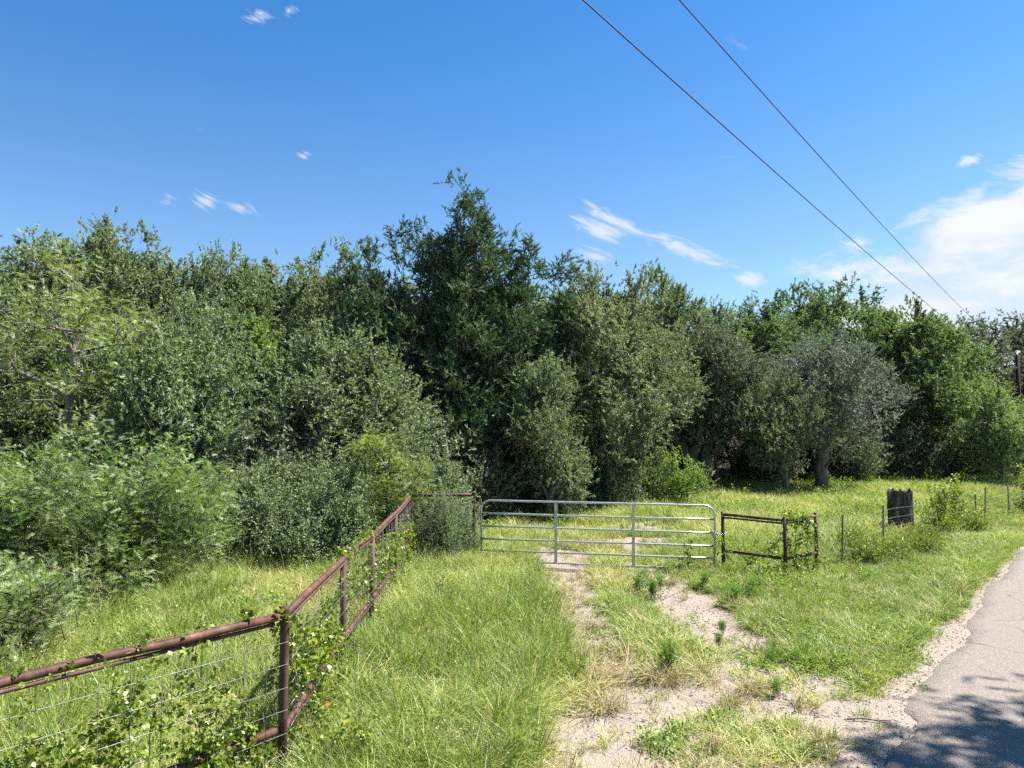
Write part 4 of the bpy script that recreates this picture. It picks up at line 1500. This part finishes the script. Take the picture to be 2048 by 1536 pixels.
    h = (.7 + .7 * rs.rand(len(x))) * np.interp(y, [0, 15, 35], [.8, 1.1, 1.6]) * np.interp(road_d(x, y), [.6, 2.5], [.5, 1])
    lay('weeds', rs, x, y, h, tintmap(x, y, 14) * .7 + rs.rand(len(x)) * .3, WT, 'low broad leaved weeds mixed into the grass', 'weeds', .25)
    x, y = sample(rs, 26000, 5, 16, 1.0, 1.5)
    dr, br = drive(x, y), bare(x, y)
    pt = sstep(fbm(x, y, 1.6, 66), .42, .62)
    prob = pt * .45 * (1 - br * .95) * (1 - .55 * dr)
    k = (rs.rand(len(x)) < prob) & clear_of_road(x, y, .05)
    x, y = x[k], y[k]
    lay('ground_cover', rs, x, y, .7 + .7 * rs.rand(len(x)), tintmap(x, y, 15) * .6 + rs.rand(len(x)) * .3, WL, 'creeping green ground cover between the grass tufts', 'weeds', .3, 1.5)


all_grass()


def gravel():
    rs = np.random.RandomState(71)
    x, y = sample(rs, 110000, 5.2, 17, 1.0, 1.2)
    br = bare(x, y)
    k = (rs.rand(len(x)) < br * .8) & (road_d(x, y) > -.25)
    x, y = x[k], y[k]
    n = len(x)
    mt = simple_mat('gravel_stone', (.09, .072, .06), (.22, .19, .16), .8, .9, .2, 0, 0, None, (.36, .33, .305))
    temps = [template('stone', stone(i), mt) for i in range(5)]
    s = .004 + .014 * rs.rand(n) ** 4
    scl = np.stack([s * rs.uniform(.8, 1.5, n), s, s], 1)
    rot = np.stack([rs.normal(size=n) * .2, rs.normal(size=n) * .2, rs.uniform(0, 6.28, n)], 1)
    scatter('gravel', np.stack([x, y, gz(x, y) + .002], 1), rot, scl, rs.rand(n), rs.randint(0, 5, n), temps, 'small pale stones loose on the bare drive', 'gravel')


gravel()


# ------------------------------------------------------------------ vines on the fences
def heart():
    o = [(0, 0), (.30, -.12), (.48, .12), (.42, .48), (.18, .85), (0, 1.12), (-.18, .85), (-.42, .48), (-.48, .12), (-.30, -.12)]
    v = [(x, y, .16 * abs(x) - .10 * (y - .4) ** 2) for x, y in o] + [(0, .42, -.03)]
    f = [(10, i, (i + 1) % 10) for i in range(10)]
    return np.array(v), f


def vine_leaf_mesh(val):
    v, f = heart()
    return poly_mesh('leaf', v, np.array(f), {'rnd': np.full(len(f), val)}, True, M['vine'])


VL = [vine_leaf_mesh(v) for v in (.15, .35, .5, .62, .75, .88, .99)]


def vine(name, seed, paths, spots, nbig, label, size=(.035, .065), nleaf=14, reach=.2, grp=None):
    """paths: stem polylines; spots: (x,y,z,rx,ry,rz,n sprigs) leaf masses"""
    rs = np.random.RandomState(seed)
    e = empty(name, (paths[0][0][0], paths[0][0][1], 0))
    tag(e, label, 'vine', grp)
    o0 = Vector(e.location)
    for p in paths:
        q = []
        for i in range(len(p) - 1):
            for k in range(5):
                u = k / 5
                q.append(Vector(p[i]).lerp(Vector(p[i + 1]), u) + Vector(rs.normal(size=3) * .018) - o0)
        q.append(Vector(p[-1]) - o0)
        MB().tube(q, .004, 5).build('stem', M['stick'], e)
    P, D, L, T = [], [], [], []
    for (x, y, z, rx, ry, rz, n) in spots:
        d = unit(rs.normal(size=(n, 3)))
        r = rs.rand(n)[:, None] ** .5
        P.append(np.array([x, y, z]) + d * r * np.array([rx, ry, rz]))
        D.append(unit(rs.normal(size=(n, 3)) + np.array([0, 0, -.1])))
        L.append(rs.uniform(.1, reach, n))
        T.append(np.clip(rs.normal(size=n) * .25 + .62, 0, 1))
    P, D, L, T = np.concatenate(P), np.concatenate(D), np.concatenate(L), np.concatenate(T)
    P[:, 2] = np.maximum(P[:, 2], .05)
    c, f, v = leaf_cloud(rs, P - np.array(o0), D, L, T, nleaf, .042, .034, 'quad', 1.2, .6)
    tag(link('foliage', poly_mesh('foliage', c, f, {'rnd': v * .9}, False, M['vine']), e), kind='stuff')
    # the large leaves one can pick out
    for i in range(nbig):
        k = rs.randint(len(P))
        p = P[k] + D[k] * L[k] * rs.rand() + rs.normal(size=3) * .03
        o = link('leaf', VL[min(int(rs.rand() ** 1.1 * 7), 6) if rs.rand() < .9 else 6], e, None, tuple(p - np.array(o0)))
        s = rs.uniform(*size)
        o.scale = (s, s, s)
        o.rotation_euler = (rs.normal() * .7, rs.normal() * .5, rs.uniform(0, 6.28))
    return e


def along(a, b, n, z, rr, rz, cnt, rs):
    out = []
    for i in range(n):
        u = (i + .5) / n
        out.append((a[0] * (1 - u) + b[0] * u + rs.normal() * .03, a[1] * (1 - u) + b[1] * u + rs.normal() * .03, z + rs.normal() * .05, rr, rr, rz, cnt))
    return out


rv = np.random.RandomState(15)
A0, A1 = (-4.3, 2.75), (-1.9, 5.72)
A2 = (-3.3, 4.05)
sp = along(A0, A2, 3, .5, .22, .36, 40, rv) + along(A2, A1, 9, .38, .17, .38, 74, rv) + along(A2, (-2.6, 4.9), 5, .80, .14, .26, 30, rv) + along(A0, A1, 14, 1.38, .07, .05, 3, rv) + along((-2.6, 4.9), (-2.1, 5.5), 3, .95, .12, .2, 14, rv)
vine('climbing_vine', 81, [[(*A0, .1), (-3.6, 3.6, 1.0), (-3.2, 4.15, 1.45), (-2.6, 4.9, 1.42), (-2.0, 5.65, 1.46)], [(-2.5, 5.0, .05), (-2.5, 5.02, .8), (-2.3, 5.3, 1.4)]], sp, 170,
     'yellow green leafy vine over the fence panel between the road and the capped post', (.03, .055))
sp = along((-1.86, 6.0), (-1.93, 7.6), 6, .85, .14, .30, 26, rv) + along((-1.86, 5.95), (-1.92, 7.0), 4, 1.1, .10, .14, 14, rv) + along((-1.75, 6.0), (-1.9, 8.0), 6, .35, .18, .2, 18, rv) + [(-1.84, 5.85, 1.40, .07, .07, .10, 9)]
sp += along((-1.55, 5.9), (-1.2, 6.3), 3, .35, .14, .1, 6, rv)
vine('climbing_vine', 82, [[(-1.7, 6.1, .05), (-1.8, 6.0, .9), (-1.84, 5.9, 1.45)], [(-1.85, 6.8, .05), (-1.88, 6.9, 1.1), (-1.92, 7.4, 1.42)]], sp, 110,
     'leafy vine with some orange leaves climbing round the capped corner post', (.03, .055))
sp = along((-1.95, 8.0), (-2.02, 12.0), 10, 1.0, .12, .28, 9, rv) + along((-2.02, 11.2), (-2.2, 15.3), 9, .75, .22, .4, 24, rv) + along((-1.95, 8.2), (-2.0, 10.5), 6, 1.4, .06, .05, 4, rv)
vine('climbing_vine', 83, [[(-1.95, 8.3, .05), (-1.96, 8.4, 1.0), (-1.96, 9.2, 1.43)], [(-2.1, 13, .05), (-2.05, 13.2, 1.3)]], sp, 60,
     'thin vine on the fence rail between the capped post and the gate corner', (.03, .05))
sp = along((5.3, 13.78), (6.0, 14.3), 5, .75, .10, .30, 16, rv) + along((5.3, 13.78), (5.9, 14.2), 4, 1.13, .09, .09, 12, rv) + along((5.1, 13.6), (6.1, 14.3), 5, .25, .16, .18, 18, rv) + [(5.05, 13.9, .55, .1, .1, .3, 12), (4.75, 14.2, .35, .15, .12, .2, 14)]
vine('climbing_vine', 84, [[(5.5, 13.9, .05), (5.55, 13.95, .7), (5.6, 14.0, 1.2)], [(5.9, 14.2, .05), (5.85, 14.2, 1.15)]], sp, 40, 'yellow green vine over the short dark panel at the gate latch', (.03, .05))
sp = [(4.2, 14.2, .5, .12, .12, .35, 12), (3.55, 14.3, .45, .08, .08, .4, 8), (3.35, 14.25, .3, .1, .1, .2, 8)]
vine('climbing_vine', 85, [[(3.5, 14.3, .02), (3.52, 14.3, .95)], [(4.2, 14.25, .02), (4.22, 14.25, .9)]], sp, 16, 'dark weed stalks leaning on the latch end of the gate', (.03, .045))


# ------------------------------------------------------------------ single weeds on the drive
def feathery_weed(seed, h):
    rs = np.random.RandomState(seed)
    n = 5
    st = [stem(rs, h * rs.uniform(.7, 1.0), (rs.normal() * .08 * h, rs.normal() * .08 * h), (rs.normal() * .03, rs.normal() * .03), 4, .008) for _ in range(n)]
    bl = [(s[-1][0], s[-1][1], h * .58, .07, .07, h * .36) for s in st]
    return make_plant(seed, bl, st, 18, 9, 11, .04, .007, M['weed_thing'], M['stick'], .006, .002, (.05, .13), 1.1, 'leaf', .3, 'tri', cl_r=.03, zmin=.05, rmax=.006)


fw = [feathery_weed(91 + i, .42) for i in range(3)]
for i, (x, y, s) in enumerate([(1.88, 8.62, .95), (2.38, 12.2, .85), (2.2, 12.6, .9), (3.45, 12.9, .7), (3.6, 11.7, .85), (3.2, 8.9, .5), (2.75, 9.6, .45), (3.35, 9.3, .45), (3.95, 12.0, .9),
                                (4.2, 12.4, .8), (2.65, 12.9, .6), (2.9, 7.9, .45), (3.0, 10.3, .45)]):
    put_plant('feathery_weed', fw[i % 3], (x, y), 'upright fine leaved green weed standing on the gravel drive', 'weed', 'upright weeds on the gravel drive', i * 1.1, s, 'stem', 'foliage')


def straw_tuft(seed):
    c, f, v = blade_tuft(seed, 190, .34, .12, .006, 1.5, 3)
    return poly_mesh('grass_tuft', c, f, {'rnd': v}, False, M['straw'])


stm = [straw_tuft(201 + i) for i in range(3)]
for i, (x, y, s) in enumerate([(1.78, 8.35, 1.15), (1.6, 8.45, .9), (.95, 7.5, 1.0), (.9, 8.0, 1.0), (1.6, 13.4, 1.1), (1.2, 8.3, .6), (2.9, 13.3, .9), (.75, 12.4, 1.2), (2.6, 8.0, .8), (2.3, 7.7, .8)]):
    o = link('grass_tuft', stm[i % 3], None, None, (x, y, float(gz(np.array([x]), np.array([y]))[0])))
    o.scale = (s, s, s)
    o.rotation_euler = (0, 0, i * 1.3)
    tag(o, 'dry straw coloured grass tuft on the bare drive', 'grass tuft', 'straw tufts on the drive')

o = MB().tube([(0, 0, .015), (.14, .02, .03), (.30, .01, .022), (.42, .05, .02)], [.008, .009, .007, .004], 7).build('stick', M['stick'])
o.location = (3.35, 7.28, float(gz(np.array([3.5]), np.array([7.3]))[0]))
o.rotation_euler = (0, 0, R(-12))
tag(o, 'dead brown stick lying on the gravel beside the road', 'stick')
